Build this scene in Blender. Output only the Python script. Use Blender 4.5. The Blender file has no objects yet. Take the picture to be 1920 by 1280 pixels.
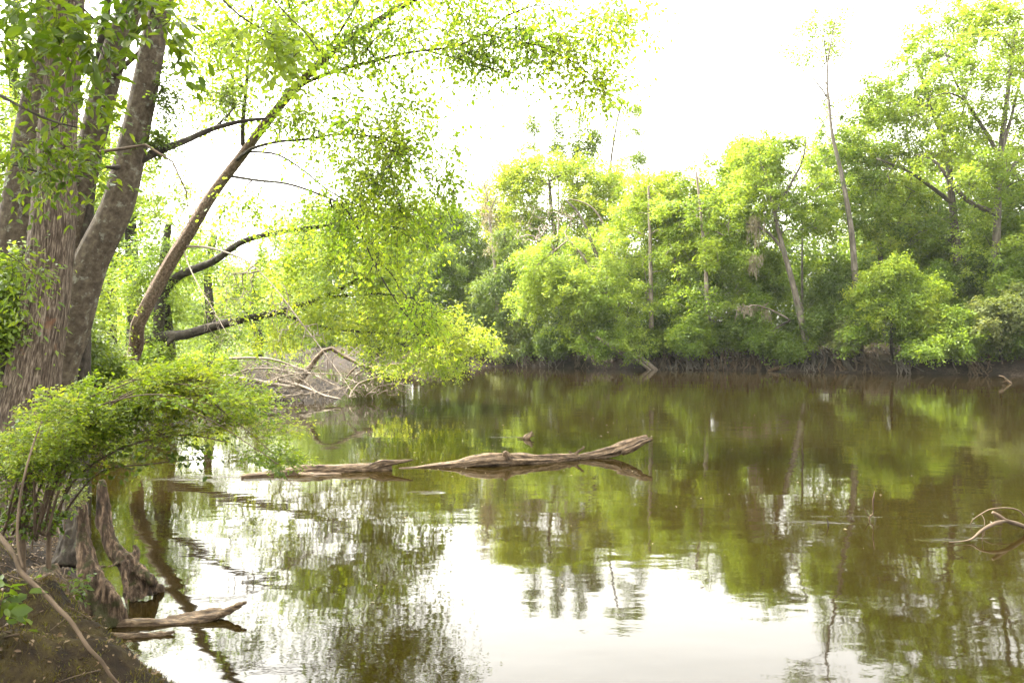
import bpy, math, random
import numpy as np
from mathutils import Vector

# ------------------------------------------------------------------ camera, sky, sun, exposure
scene = bpy.context.scene
COL = scene.collection
CAMZ = 2.05
F = 1507.0            # focal length in pixels of the 1920 wide frame
HOR = 622.0           # row of the horizon
cam = bpy.data.cameras.new("camera")
cam.sensor_width = 36.0
cam.lens = 36.0 * F / 1920.0
cam.shift_y = -(640.0 - HOR) / 1920.0
cam.clip_end = 3000.0
camo = bpy.data.objects.new("camera", cam)
camo.location = (0, 0, CAMZ)
camo.rotation_euler = (math.radians(90), 0, 0)
COL.objects.link(camo)
scene.camera = camo

SUN_EL, SUN_AZ = math.radians(58), math.radians(-62)     # azimuth measured from +Y towards +X
world = bpy.data.worlds.new("World")
scene.world = world
world.use_nodes = True
wt = world.node_tree
bg = wt.nodes["Background"]
sky = wt.nodes.new("ShaderNodeTexSky")
sky.sky_type = 'NISHITA'
sky.sun_disc = False
sky.sun_elevation = SUN_EL
sky.sun_rotation = SUN_AZ
sky.dust_density = 4.0
sky.air_density = 1.0
hs = wt.nodes.new("ShaderNodeHueSaturation")
hs.inputs["Saturation"].default_value = 0.04
hs.inputs["Value"].default_value = 1.0
wt.links.new(sky.outputs[0], hs.inputs["Color"])
warm = wt.nodes.new("ShaderNodeMixRGB"); warm.blend_type = 'MULTIPLY'
warm.inputs[0].default_value = 1.0
warm.inputs[2].default_value = (1.0, 0.975, 0.90, 1)
wt.links.new(hs.outputs[0], warm.inputs[1])
wt.links.new(warm.outputs[0], bg.inputs[0])
bg.inputs[1].default_value = 0.15
sun = bpy.data.lights.new("sun", 'SUN')
sun.energy = 1.5
sun.angle = math.radians(14)
sun.color = (1.0, 0.95, 0.86)
suno = bpy.data.objects.new("sun", sun)
sd = Vector((math.sin(SUN_AZ) * math.cos(SUN_EL), math.cos(SUN_AZ) * math.cos(SUN_EL), math.sin(SUN_EL)))
suno.rotation_euler = sd.to_track_quat('Z', 'Y').to_euler()
suno.location = (-20, 10, 40)
COL.objects.link(suno)
vs = scene.view_settings
scene.display_settings.display_device = 'sRGB'
vs.view_transform = 'Standard'
vs.look = 'None'
vs.gamma = 1.0
vs.exposure = 3.6
cy = scene.cycles
cy.max_bounces = 8
cy.diffuse_bounces = 4
cy.glossy_bounces = 3
cy.transmission_bounces = 5
cy.transparent_max_bounces = 4
cy.volume_bounces = 0
cy.sample_clamp_indirect = 6.0
cy.caustics_reflective = False
cy.caustics_refractive = False
cy.use_denoising = True
try:
    cy.denoiser = 'OPENIMAGEDENOISE'
    cy.denoising_prefilter = 'ACCURATE'
except Exception:
    pass

# ------------------------------------------------------------------ helpers
def P(px, py, d):
    return np.array([(px - 960.0) / F * d, d, CAMZ - (py - HOR) / F * d])

def PL(pts, d=None):
    """list of (px, py) or (px, py, d) -> world points"""
    out = []
    for p in pts:
        out.append(P(p[0], p[1], p[2] if len(p) > 2 else d))
    return np.array(out)

def tag(o, label=None, cat=None, group=None, kind=None):
    if label: o['label'] = label
    if cat: o['category'] = cat
    if group: o['group'] = group
    if kind: o['kind'] = kind
    return o

def empty(name, loc, label, cat, group=None):
    o = bpy.data.objects.new(name, None)
    o.empty_display_size = 0.3
    o.location = tuple(float(v) for v in loc)
    COL.objects.link(o)
    return tag(o, label, cat, group)

def _hash(ix, iy, iz, s):
    h = (ix * 374761393 + iy * 668265263 + iz * 2147483647 + s * 1274126177) & 0xFFFFFFFF
    h = ((h ^ (h >> 13)) * 1274126177) & 0xFFFFFFFF
    h = h ^ (h >> 16)
    return (h & 0xFFFF) / 65535.0

def vnoise(p, s=0):
    p = np.asarray(p, float)
    i = np.floor(p).astype(np.int64)
    f = p - i
    f = f * f * (3 - 2 * f)
    r = 0
    for dx in (0, 1):
        wx = f[..., 0] if dx else 1 - f[..., 0]
        for dy in (0, 1):
            wy = f[..., 1] if dy else 1 - f[..., 1]
            for dz in (0, 1):
                wz = f[..., 2] if dz else 1 - f[..., 2]
                r = r + wx * wy * wz * _hash(i[..., 0] + dx, i[..., 1] + dy, i[..., 2] + dz, s)
    return r * 2 - 1

def fbm(p, o=4, s=0):
    p = np.asarray(p, float)
    a, r = 1.0, 0
    for k in range(o):
        r = r + a * vnoise(p * (2.03 ** k) + 17.3 * k, s + k)
        a *= 0.5
    return r

def unit(v):
    return v / np.maximum(np.linalg.norm(v, axis=-1, keepdims=True), 1e-9)

class MB:
    """collects quads (numpy) and links them as one mesh object"""
    def __init__(self):
        self.V, self.Q, self.B, self.n = [], [], [], 0
        self.hasb = False
    def add(self, V, Q, B=None):
        V = np.asarray(V, float).reshape(-1, 3)
        self.V.append(V); self.Q.append(np.asarray(Q, np.int64) + self.n)
        self.B.append(np.zeros_like(V) if B is None else B)
        if B is not None: self.hasb = True
        self.n += len(V)
    def build(self, name, mat, parent=None, origin=(0, 0, 0), smooth=False):
        V = np.concatenate(self.V); Q = np.concatenate(self.Q)
        V = V - np.asarray(origin, float)
        me = bpy.data.meshes.new(name)
        me.vertices.add(len(V)); me.vertices.foreach_set("co", V.astype(np.float32).ravel())
        me.loops.add(Q.size); me.loops.foreach_set("vertex_index", Q.astype(np.int32).ravel())
        me.polygons.add(len(Q))
        me.polygons.foreach_set("loop_start", np.arange(0, Q.size, 4, dtype=np.int32))
        me.polygons.foreach_set("loop_total", np.full(len(Q), 4, np.int32))
        if smooth:
            me.polygons.foreach_set("use_smooth", np.ones(len(Q), bool))
        if self.hasb:
            at = me.attributes.new("bark", 'FLOAT_VECTOR', 'POINT')
            at.data.foreach_set("vector", np.concatenate(self.B).astype(np.float32).ravel())
        me.update(calc_edges=True)
        me.materials.append(mat)
        o = bpy.data.objects.new(name, me)
        COL.objects.link(o)
        if parent is not None: o.parent = parent
        return o

def resample(path, n):
    path = np.asarray(path, float)
    s = np.concatenate([[0], np.cumsum(np.linalg.norm(np.diff(path, axis=0), axis=1))])
    # Catmull-Rom through the control points
    t = np.linspace(0, s[-1], n)
    k = np.clip(np.searchsorted(s, t, side='right') - 1, 0, len(path) - 2)
    u = ((t - s[k]) / np.maximum(s[k + 1] - s[k], 1e-9))[:, None]
    p0 = path[np.maximum(k - 1, 0)]; p1 = path[k]; p2 = path[k + 1]; p3 = path[np.minimum(k + 2, len(path) - 1)]
    return 0.5 * ((2 * p1) + (-p0 + p2) * u + (2 * p0 - 5 * p1 + 4 * p2 - p3) * u ** 2 + (-p0 + 3 * p1 - 3 * p2 + p3) * u ** 3)

def tube(mb, path, rad, sides=6, disp=None, cap=False, s0=0.0):
    """disp(a, s) -> factor on the radius; a angle array, s length array"""
    path = np.asarray(path, float); rad = np.asarray(rad, float)
    if cap:
        path = np.concatenate([path[:1], path, path[-1:]])
        rad = np.concatenate([[1e-4], rad, [1e-4]])
    n = len(path)
    T = np.gradient(path, axis=0)
    if cap:
        T[0] = T[1] = path[2] - path[1]; T[-1] = T[-2] = path[-2] - path[-3]
    T = unit(T)
    m = np.abs(unit(T.sum(0)))
    ref = np.zeros(3); ref[int(np.argmin(m))] = 1
    U = unit(np.cross(T, ref)); W = np.cross(T, U)
    seg = np.concatenate([[0], np.cumsum(np.linalg.norm(np.diff(path, axis=0), axis=1))]) + s0
    a = np.linspace(0, 2 * np.pi, sides, endpoint=False)
    R = rad[:, None] * np.ones(sides)[None]
    if disp is not None:
        R = R * disp(a[None, :] * np.ones((n, 1)), seg[:, None] * np.ones((1, sides)))
    ca, sa = np.cos(a), np.sin(a)
    V = path[:, None] + R[..., None] * (ca[None, :, None] * U[:, None] + sa[None, :, None] * W[:, None])
    rm = max(float(np.mean(rad)), 1e-3)
    B = np.stack([np.broadcast_to(ca * rm, (n, sides)), np.broadcast_to(sa * rm, (n, sides)), np.broadcast_to(seg[:, None], (n, sides))], -1)
    i = np.arange(n - 1)[:, None] * sides; j = np.arange(sides)[None]
    j2 = (j + 1) % sides
    Q = np.stack([i + j, i + j2, i + sides + j2, i + sides + j], -1).reshape(-1, 4)
    mb.add(V.reshape(-1, 3), Q, B.reshape(-1, 3))

def leaves(mb, p, d, n, l, w, fold=False):
    d = unit(d); s = unit(np.cross(d, n)); n = np.cross(s, d)
    l = l[:, None]; w = w[:, None]; M = len(p)
    if not fold:
        V = np.stack([p, p + d * l * .42 + s * w * .5 + n * w * .12, p + d * l, p + d * l * .42 - s * w * .5 + n * w * .12], 1)
        Q = np.arange(M)[:, None] * 4 + np.arange(4)[None]
    else:
        up = n * w * .16
        V = np.stack([p, p + d * l * .22 + s * w * .40 + up, p + d * l * .58 + s * w * .46 + up * .8, p + d * l - n * l * .10,
                      p + d * l * .58 - s * w * .46 + up * .8, p + d * l * .22 - s * w * .40 + up], 1)
        b = np.arange(M)[:, None] * 6
        Q = np.concatenate([b + np.array([[0, 1, 2, 3]]), b + np.array([[0, 3, 4, 5]])])
    mb.add(V.reshape(-1, 3), Q)

def sprays(mb, rng, C, T, k, L, m, size, droop=.35, spread=.8, flat=.5, fold=False, aspect=.5, jitter=.15, twigs=None, twig_r=.0015, up=1.0):
    """k leafy twigs at every clump centre C running roughly along T"""
    N = len(C)
    C = np.repeat(C, k, 0); T = np.repeat(T, k, 0)
    D = rng.normal(size=(N * k, 3)); D[:, 2] *= flat
    D = unit(unit(D) * spread + T * (1.1 - spread * .5)); D[:, 2] -= droop * rng.uniform(.2, 1.1, N * k)
    D = unit(D)
    Lk = L * rng.uniform(.55, 1.25, N * k)
    sag = droop * .5
    if twigs is not None:
        t = np.array([0, .5, 1.])
        X = C[:, None] + D[:, None] * (Lk[:, None] * t)[..., None]
        X[..., 2] -= sag * Lk[:, None] * t ** 2
        ref = np.array([.3, .2, .93]); U = unit(np.cross(D, ref)); W = np.cross(D, U)
        rr = twig_r * np.array([1., .75, .35])
        ang = np.array([0, 2.09, 4.19])
        ring = np.cos(ang)[None, :, None] * U[:, None] + np.sin(ang)[None, :, None] * W[:, None]
        V = X[:, :, None] + rr[None, :, None, None] * ring[:, None]
        b = np.arange(len(C))[:, None, None] * 9; i = np.arange(2)[None, :, None] * 3; j = np.arange(3)[None, None]
        j2 = (j + 1) % 3
        Q = np.stack([b + i + j, b + i + j2, b + i + 3 + j2, b + i + 3 + j], -1).reshape(-1, 4)
        twigs.add(V.reshape(-1, 3), Q, np.zeros((V.size // 3, 3)))
    M = N * k * m
    t = (np.tile(np.arange(m), N * k) + rng.uniform(.2, .9, M)) / m
    D2 = np.repeat(D, m, 0); C2 = np.repeat(C, m, 0); L2 = np.repeat(Lk, m)
    X = C2 + D2 * (L2 * t)[:, None]; X[:, 2] -= sag * L2 * t * t
    X += rng.normal(size=(M, 3)) * (jitter * L)
    side = unit(np.cross(D2, np.array([0, 0, 1.]) + .01)); sg = np.where(np.tile(np.arange(m), N * k) % 2, 1., -1.)[:, None]
    d = D2 * .7 + side * sg * .8 + rng.normal(size=(M, 3)) * .35
    d[:, 2] -= droop * rng.uniform(0, 1.2, M)
    n = rng.normal(size=(M, 3)) * .55; n[:, 2] += up
    l = size * rng.uniform(.6, 1.3, M)
    leaves(mb, X, d, n, l, l * aspect * rng.uniform(.8, 1.2, M), fold)

class Skel:
    def __init__(self, rng):
        self.P, self.par, self.fix, self.rng = [], [], [], rng
        self.tips = []
        self.nfix = 0
    def path(self, pts, r0, r1, step=.3, parent=None):
        pts = np.asarray(pts, float)
        Ln = np.linalg.norm(np.diff(pts, axis=0), axis=1).sum()
        n = max(3, int(Ln / step) + 1)
        X = resample(pts, n)
        R = r0 + (r1 - r0) * np.linspace(0, 1, n) ** .8
        if parent is None and self.P:
            parent = int(np.argmin(np.linalg.norm(np.array(self.P) - X[0], axis=1)))
        prev = -1 if parent is None else parent
        for x, r in zip(X, R):
            self.P.append(x); self.par.append(prev); self.fix.append(r); prev = len(self.P) - 1
        return prev
    def grow(self, C, step=.4, arch=.12, jit=.05, minfrac=.0, down=.6):
        """attach every clump centre to the nearest suitable node"""
        base = np.array(self.P)
        z0 = base[:, 2].min() + minfrac * (base[:, 2].max() - base[:, 2].min())
        dd = np.array([np.linalg.norm(base - c, axis=1).min() for c in C])
        cap = len(self.P) + 60 * len(C) + 10
        A = np.full((cap, 3), 1e6); A[:len(base)] = base; n = len(base)
        bad = A[:n, 2] < z0
        A2 = A.copy(); A2[:n][bad] = 1e6
        T = np.zeros((len(C), 3))
        for ci in np.argsort(dd):
            c = C[ci]
            df = A2[:n] - c
            cost = np.linalg.norm(df, axis=1) + down * np.maximum(0, df[:, 2])
            j = int(np.argmin(cost)); p = A2[j]
            dist = np.linalg.norm(c - p)
            k = int(np.clip(dist / step, 1, 40)) + 1
            t = np.linspace(0, 1, k + 1)[1:]
            X = p + (c - p) * t[:, None]
            X[:, 2] += arch * dist * np.sin(np.pi * t)
            X[:-1] += self.rng.normal(size=(k - 1, 3)) * jit * min(dist, 1.5)
            prev = j
            for x in X:
                self.P.append(x); self.par.append(prev); self.fix.append(0.0)
                A[n] = x; A2[n] = x; prev = n; n += 1
            T[ci] = X[-1] - (X[-2] if k > 1 else p)
        return unit(T)
    def mesh(self, mb, rtip, power=.5, sides=5, big=8, minr=0, disp=None):
        N = len(self.P); Pn = np.array(self.P); par = self.par
        cnt = np.ones(N); kids = [[] for _ in range(N)]
        leaf = np.ones(N, bool)
        for i in range(N):
            if par[i] >= 0: leaf[par[i]] = False; kids[par[i]].append(i)
        cnt = np.where(leaf, 1., 0.)
        for i in range(N - 1, -1, -1):
            if par[i] >= 0: cnt[par[i]] += cnt[i]
        r = rtip * np.maximum(cnt, 1) ** power
        fx = np.array(self.fix)
        r = np.where(fx > 0, fx, r)
        for i in range(N):
            if par[i] >= 0 and fx[i] == 0: r[i] = min(r[i], r[par[i]] * .92)
        starts = [(i, -1) for i in range(N) if par[i] < 0]
        while starts:
            i, pr = starts.pop()
            ch = [] if pr < 0 else [pr]
            rr = [] if pr < 0 else [min(r[pr], r[i] * 1.15)]
            while True:
                ch.append(i); rr.append(r[i])
                if not kids[i]: break
                ks = sorted(kids[i], key=lambda q: -(fx[q] * 100 + r[q]))
                for q in ks[1:]: starts.append((q, i))
                i = ks[0]
            if len(ch) < 2: continue
            if max(rr) < minr: continue
            rr = np.array(rr); rr[-1] *= .5
            tube(mb, Pn[ch], rr, big if rr.max() > rtip * 6 else sides)

def blob_points(rng, blobs, n, surf=.45, gap=None, gs=.5, seed=0):
    """blobs: (centre, radii, weight)"""
    W = np.array([b[2] if len(b) > 2 else np.prod(b[1]) ** (2 / 3) for b in blobs], float); W /= W.sum()
    out = []
    k = rng.choice(len(blobs), size=n * 3, p=W)
    D = unit(rng.normal(size=(n * 3, 3))) * (rng.uniform(0, 1, n * 3) ** surf)[:, None]
    c = np.array([b[0] for b in blobs])[k]; r = np.array([b[1] for b in blobs])[k]
    X = c + D * r
    if gap is not None:
        X = X[fbm(X * gs, 2, seed) > gap]
    return X[:n]

def PB(px, py, d, rx, ry, rd, w=None):
    """ellipsoid given by its place and apparent size in the picture and depth radius in metres"""
    b = (P(px, py, d), np.array([rx / F * d, rd, ry / F * d]))
    return b if w is None else b + (w,)

# ------------------------------------------------------------------ materials
def newmat(name):
    m = bpy.data.materials.new(name); m.use_nodes = True
    nt = m.node_tree; nt.nodes.clear()
    out = nt.nodes.new("ShaderNodeOutputMaterial")
    return m, nt, out

def N(nt, typ, **kw):
    n = nt.nodes.new(typ)
    for k, v in kw.items():
        if k in n.inputs: n.inputs[k].default_value = v
        else: setattr(n, k, v)
    return n

def ramp(nt, src, stops):
    r = nt.nodes.new("ShaderNodeValToRGB")
    el = r.color_ramp.elements
    while len(el) < len(stops): el.new(.5)
    for e, (p, c) in zip(el, stops):
        e.position = p; e.color = (*c, 1) if len(c) == 3 else c
    nt.links.new(src, r.inputs[0])
    return r.outputs[0]

def leaf_mat(name, cols, trans=1.7, tmix=.5, nscale=.35, rough=.5, spec=.3, f=.75):
    """cols: dark, mid, light leaf colours picked per leaf and per branch"""
    cols = [tuple(c * f for c in q) for q in cols]
    m, nt, out = newmat(name); L = nt.links.new
    geo = N(nt, "ShaderNodeNewGeometry"); tc = N(nt, "ShaderNodeTexCoord")
    no = N(nt, "ShaderNodeTexNoise", Scale=nscale, Detail=3.0)
    L(tc.outputs["Object"], no.inputs["Vector"])
    oi = N(nt, "ShaderNodeObjectInfo")
    a = N(nt, "ShaderNodeMath", operation='MULTIPLY_ADD'); a.inputs[1].default_value = .45
    L(geo.outputs["Random Per Island"], a.inputs[0])
    b = N(nt, "ShaderNodeMath", operation='MULTIPLY_ADD'); b.inputs[1].default_value = 1.5; b.inputs[2].default_value = -.5
    L(no.outputs["Fac"], b.inputs[0]); L(b.outputs[0], a.inputs[2])
    c = N(nt, "ShaderNodeMath", operation='MULTIPLY_ADD'); c.inputs[1].default_value = .16
    L(oi.outputs["Random"], c.inputs[0]); L(a.outputs[0], c.inputs[2])
    col = ramp(nt, c.outputs[0], [(.12, cols[0]), (.5, cols[1]), (.88, cols[2])])
    pb = N(nt, "ShaderNodeBsdfPrincipled", Roughness=rough)
    pb.inputs["Specular IOR Level"].default_value = spec
    L(col, pb.inputs["Base Color"])
    tr = N(nt, "ShaderNodeBsdfTranslucent")
    g = N(nt, "ShaderNodeMixRGB", blend_type='MULTIPLY'); g.inputs[0].default_value = 1
    g.inputs[2].default_value = (trans * 1.08, trans, trans * .5, 1)
    L(col, g.inputs[1]); L(g.outputs[0], tr.inputs[0])
    mx = N(nt, "ShaderNodeMixShader"); mx.inputs[0].default_value = tmix
    L(pb.outputs[0], mx.inputs[1]); L(tr.outputs[0], mx.inputs[2]); L(mx.outputs[0], out.inputs[0])
    return m

def bark_mat(name, c0, c1, c2, sc=(30, 30, 5), spots=None, bump=.4, dist=.01, rough=.9, lich=.62, f=.6):
    c0, c1, c2 = [tuple(c * f for c in q) for q in (c0, c1, c2)]
    if spots: spots = (tuple(c * f for c in spots[0]), spots[1])
    m, nt, out = newmat(name); L = nt.links.new
    at = N(nt, "ShaderNodeAttribute"); at.attribute_name = "bark"
    mp = N(nt, "ShaderNodeMapping"); mp.inputs["Scale"].default_value = sc
    L(at.outputs["Vector"], mp.inputs["Vector"])
    n1 = N(nt, "ShaderNodeTexNoise", Scale=1.0, Detail=6.0, Roughness=.65)
    L(mp.outputs[0], n1.inputs["Vector"])
    col = ramp(nt, n1.outputs["Fac"], [(.33, c0), (.5, c1), (.68, c2)])
    tc = N(nt, "ShaderNodeTexCoord")
    if spots:
        n2 = N(nt, "ShaderNodeTexNoise", Scale=spots[1], Detail=5.0, Roughness=.7)
        L(tc.outputs["Object"], n2.inputs["Vector"])
        f = ramp(nt, n2.outputs["Fac"], [(lich - .03, (0, 0, 0)), (lich + .05, (1, 1, 1))])
        mx = N(nt, "ShaderNodeMixRGB"); L(f, mx.inputs[0]); L(col, mx.inputs[1]); mx.inputs[2].default_value = (*spots[0], 1)
        col = mx.outputs[0]
    pb = N(nt, "ShaderNodeBsdfPrincipled", Roughness=rough)
    pb.inputs["Specular IOR Level"].default_value = .25
    L(col, pb.inputs["Base Color"])
    bp = N(nt, "ShaderNodeBump", Strength=bump, Distance=dist)
    L(n1.outputs["Fac"], bp.inputs["Height"]); L(bp.outputs[0], pb.inputs["Normal"])
    L(pb.outputs[0], out.inputs[0])
    return m

def dirt_mat(name, cols, sc=1.5, bump=.6, dist=.05, rough=.95, spec=.2):
    m, nt, out = newmat(name); L = nt.links.new
    tc = N(nt, "ShaderNodeTexCoord")
    n1 = N(nt, "ShaderNodeTexNoise", Scale=sc, Detail=8.0, Roughness=.7)
    n2 = N(nt, "ShaderNodeTexNoise", Scale=sc * 9, Detail=6.0, Roughness=.7)
    L(tc.outputs["Object"], n1.inputs["Vector"]); L(tc.outputs["Object"], n2.inputs["Vector"])
    ad = N(nt, "ShaderNodeMixRGB"); ad.inputs[0].default_value = .45
    L(n1.outputs["Fac"], ad.inputs[1]); L(n2.outputs["Fac"], ad.inputs[2])
    col = ramp(nt, ad.outputs[0], [(.38, cols[0]), (.5, cols[1]), (.62, cols[2])])
    pb = N(nt, "ShaderNodeBsdfPrincipled", Roughness=rough)
    pb.inputs["Specular IOR Level"].default_value = spec
    L(col, pb.inputs["Base Color"])
    bp = N(nt, "ShaderNodeBump", Strength=bump, Distance=dist)
    L(ad.outputs[0], bp.inputs["Height"]); L(bp.outputs[0], pb.inputs["Normal"]); L(pb.outputs[0], out.inputs[0])
    return m

M = {}
M['leaf_yellow'] = leaf_mat('leaf_yellow_green', [(.10, .17, .018), (.20, .29, .03), (.34, .40, .045)], trans=1.7, f=.74)
M['leaf_light'] = leaf_mat('leaf_light_green', [(.08, .14, .018), (.15, .23, .028), (.25, .33, .042)], trans=1.7, f=.80)
M['leaf_mid'] = leaf_mat('leaf_mid_green', [(.06, .11, .015), (.11, .175, .022), (.19, .265, .035)], trans=1.6, f=.82)
M['leaf_deep'] = leaf_mat('leaf_deep_green', [(.042, .078, .014), (.075, .122, .02), (.13, .18, .03)], trans=1.6, f=.82)
M['leaf_near'] = leaf_mat('leaf_near_green', [(.07, .14, .012), (.13, .22, .02), (.22, .30, .03)], nscale=2.0, rough=.45, spec=.3, trans=2.0, f=.36)
M['leaf_birch'] = leaf_mat('leaf_birch_green', [(.09, .16, .016), (.14, .23, .022), (.24, .31, .03)], nscale=.8, rough=.45, spec=.25, trans=2.3, f=.82, tmix=.6)
M['leaf_shrub'] = leaf_mat('leaf_shrub_green', [(.09, .17, .012), (.19, .28, .02), (.32, .37, .03)], nscale=2.5, rough=.4, spec=.3, trans=1.9, f=.64)
M['leaf_dull'] = leaf_mat('leaf_dull_green', [(.08, .11, .03), (.13, .16, .05), (.20, .22, .08)], trans=1.6, f=.82)
M['bark_cypress'] = bark_mat('bark_cypress', (.022, .014, .009), (.11, .08, .056), (.36, .295, .225), sc=(75, 75, 9), spots=((.24, .11, .05), 1.3), bump=1.0, dist=.03, lich=.62)
M['bark_grey'] = bark_mat('bark_grey', (.036, .027, .018), (.085, .066, .044), (.15, .122, .085), sc=(16, 16, 14), spots=((.20, .195, .155), 9.0), bump=.5, dist=.012, lich=.60)
M['bark_flaky'] = bark_mat('bark_flaky', (.05, .033, .022), (.17, .115, .08), (.33, .24, .18), sc=(30, 30, 16), spots=((.36, .31, .25), 14.0), bump=1.0, dist=.02)
M['bark_dark'] = bark_mat('bark_dark', (.018, .014, .01), (.045, .036, .027), (.09, .075, .055), sc=(25, 25, 10), spots=((.12, .13, .08), 7.0))
M['bark_far'] = bark_mat('bark_far', (.06, .05, .04), (.14, .12, .095), (.26, .23, .19), sc=(9, 9, 1.6), spots=((.09, .11, .05), 1.3), dist=.03)
M['bark_pale'] = bark_mat('bark_pale', (.13, .10, .08), (.28, .23, .18), (.45, .39, .32), sc=(9, 9, 1.6), dist=.03)
M['twig_pale'] = bark_mat('twig_pale', (.14, .11, .085), (.27, .22, .17), (.42, .36, .29), sc=(12, 12, 4))
M['twig_brown'] = bark_mat('twig_brown', (.05, .035, .022), (.12, .085, .055), (.22, .16, .11), sc=(12, 12, 4))
M['driftwood'] = bark_mat('driftwood', (.02, .012, .007), (.12, .08, .046), (.34, .245, .155), sc=(48, 48, 9), bump=1.0, dist=.015, rough=.75)
M['knee'] = bark_mat('cypress_knee_bark', (.014, .009, .005), (.085, .056, .036), (.32, .225, .15), sc=(34, 34, 6), spots=((.05, .05, .018), 6.0), bump=1.0, dist=.03, lich=.55)
M['mud'] = dirt_mat('bank_mud', [(.022, .015, .010), (.06, .043, .03), (.15, .115, .085)], sc=1.2)
M['moss'] = dirt_mat('moss_ground', [(.022, .017, .008), (.055, .045, .016), (.10, .09, .025)], sc=3.5, dist=.04)
M['moss_blade'] = leaf_mat('moss_blades', [(.03, .018, .006), (.07, .055, .012), (.16, .16, .03)], nscale=3.0, f=.6)
M['spanish'] = leaf_mat('spanish_moss', [(.16, .14, .09), (.26, .23, .16), (.38, .34, .25)], trans=1.0)
M['litter'] = leaf_mat('leaf_litter', [(.05, .03, .015), (.12, .075, .04), (.22, .15, .08)], trans=.8, tmix=.2)

# ------------------------------------------------------------------ river, ground
NEAR_BANK = np.array([(260, -10), (60, 0.2), (12, 2.4), (3, 2.6), (-.5, 3.1), (-1.5, 3.95), (-2.05, 4.7), (-2.9, 5.5), (-3.5, 6.4), (-4.5, 8.2), (-5.6, 10.5), (-6.7, 12.5), (-7.7, 14.5), (-8.4, 17),
                      (-8.6, 19.5), (-8.6, 22.4), (-7.0, 24.2), (-5.5, 27.2), (-6.2, 30.5), (-10.5, 34), (-18, 43), (-27, 62), (-46, 110), (-90, 230)], float)
FAR_BANK = np.array([(-78, 260), (-36, 118), (-23, 74), (-14, 55), (-7, 49.5), (0, 46.8), (8, 44.2), (14, 41.8), (20, 39.2), (24, 37.0), (33, 33.5), (60, 27), (260, 10)], float)
RIVER = np.concatenate([NEAR_BANK, FAR_BANK])

def river_sd(X, Y):
    """distance to the waterline, positive on land"""
    A = RIVER; B = np.roll(A, -1, axis=0)
    d = np.full(X.shape, 1e9); inside = np.zeros(X.shape, bool)
    for a, b in zip(A, B):
        ab = b - a
        t = np.clip(((X - a[0]) * ab[0] + (Y - a[1]) * ab[1]) / (ab @ ab), 0, 1)
        d = np.minimum(d, np.hypot(X - a[0] - t * ab[0], Y - a[1] - t * ab[1]))
        c = ((a[1] > Y) != (b[1] > Y)) & (X < (b[0] - a[0]) * (Y - a[1]) / (b[1] - a[1] + 1e-12) + a[0])
        inside ^= c
    return np.where(inside, -d, d)

def ground_z(X, Y):
    X = np.asarray(X, float); Y = np.asarray(Y, float)
    q = np.stack([X, Y, np.zeros_like(X)], -1)
    far = np.clip((Y - 30) / 6, 0, 1) * np.clip((X + 12) / 6, 0, 1)
    d = river_sd(X, Y) + fbm(q * .9, 3, 3) * .28 * np.clip(Y / 20, .25, 1) + fbm(q * .25, 2, 5) * .5 * far
    steep = .55 + .3 * fbm(q * .4, 2, 9)
    hi = .95 + .55 * far
    up = np.clip(d / (.9 + .6 * far), 0, 1)
    z = np.where(d < 0, np.maximum(d * .9, -1.6), steep * .5 * up ** .6 + (hi - steep * .5) * np.clip((d - .2) / 3.0, 0, 1) ** .8)
    nearm = np.clip(1 - (Y - 5) / 3, 0, 1) * np.clip(d + .25, 0, 1)
    z = z + (fbm(q * 6.5, 4, 21) * .085 - np.abs(fbm(q * 3.6, 3, 25)) * .16 + .03) * nearm
    z = z + fbm(q * 2.3, 4, 11) * .10 * np.clip(d + .3, 0, 1) + fbm(q * .12, 3, 13) * .35 * np.clip(d / 8, 0, 1)
    # the mossy hump beside the camera
    g = np.exp(-(((X + 2.5) / .52) ** 2 + ((Y - 3.9) / .75) ** 2)) * .55
    g += np.exp(-(((X + 1.85) / .30) ** 2 + ((Y - 3.95) / .40) ** 2)) * .30
    return z + g * np.clip(d + .45, 0, 1)

def gz(x, y):
    return float(ground_z(np.array([x]), np.array([y]))[0])

def seg(*a):
    out = []
    for (s, e, st) in a:
        out.append(np.arange(s, e, st))
    return np.concatenate(out + [[a[-1][1]]])
xs = seg((-900, -100, 80), (-100, -40, 6), (-40, -12, 1.2), (-12, -5, .35), (-5, -1, .06), (-1, 40, .33), (40, 100, 4), (100, 900, 80))
ys = seg((-60, 0, 6), (0, 2.6, .3), (2.6, 7.5, .07), (7.5, 14, .4), (14, 36, .8), (36, 58, .3), (58, 140, 4), (140, 1500, 90))
GX, GY = np.meshgrid(xs, ys)
GZ = ground_z(GX, GY)
mb = MB()
nx, ny = len(xs), len(ys)
i, j = np.meshgrid(np.arange(nx - 1), np.arange(ny - 1))
a = (j * nx + i).ravel()
mb.add(np.stack([GX, GY, GZ], -1).reshape(-1, 3), np.stack([a, a + 1, a + nx + 1, a + nx], -1))
g = mb.build('ground', M['mud'], smooth=True); g['kind'] = 'structure'
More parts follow.
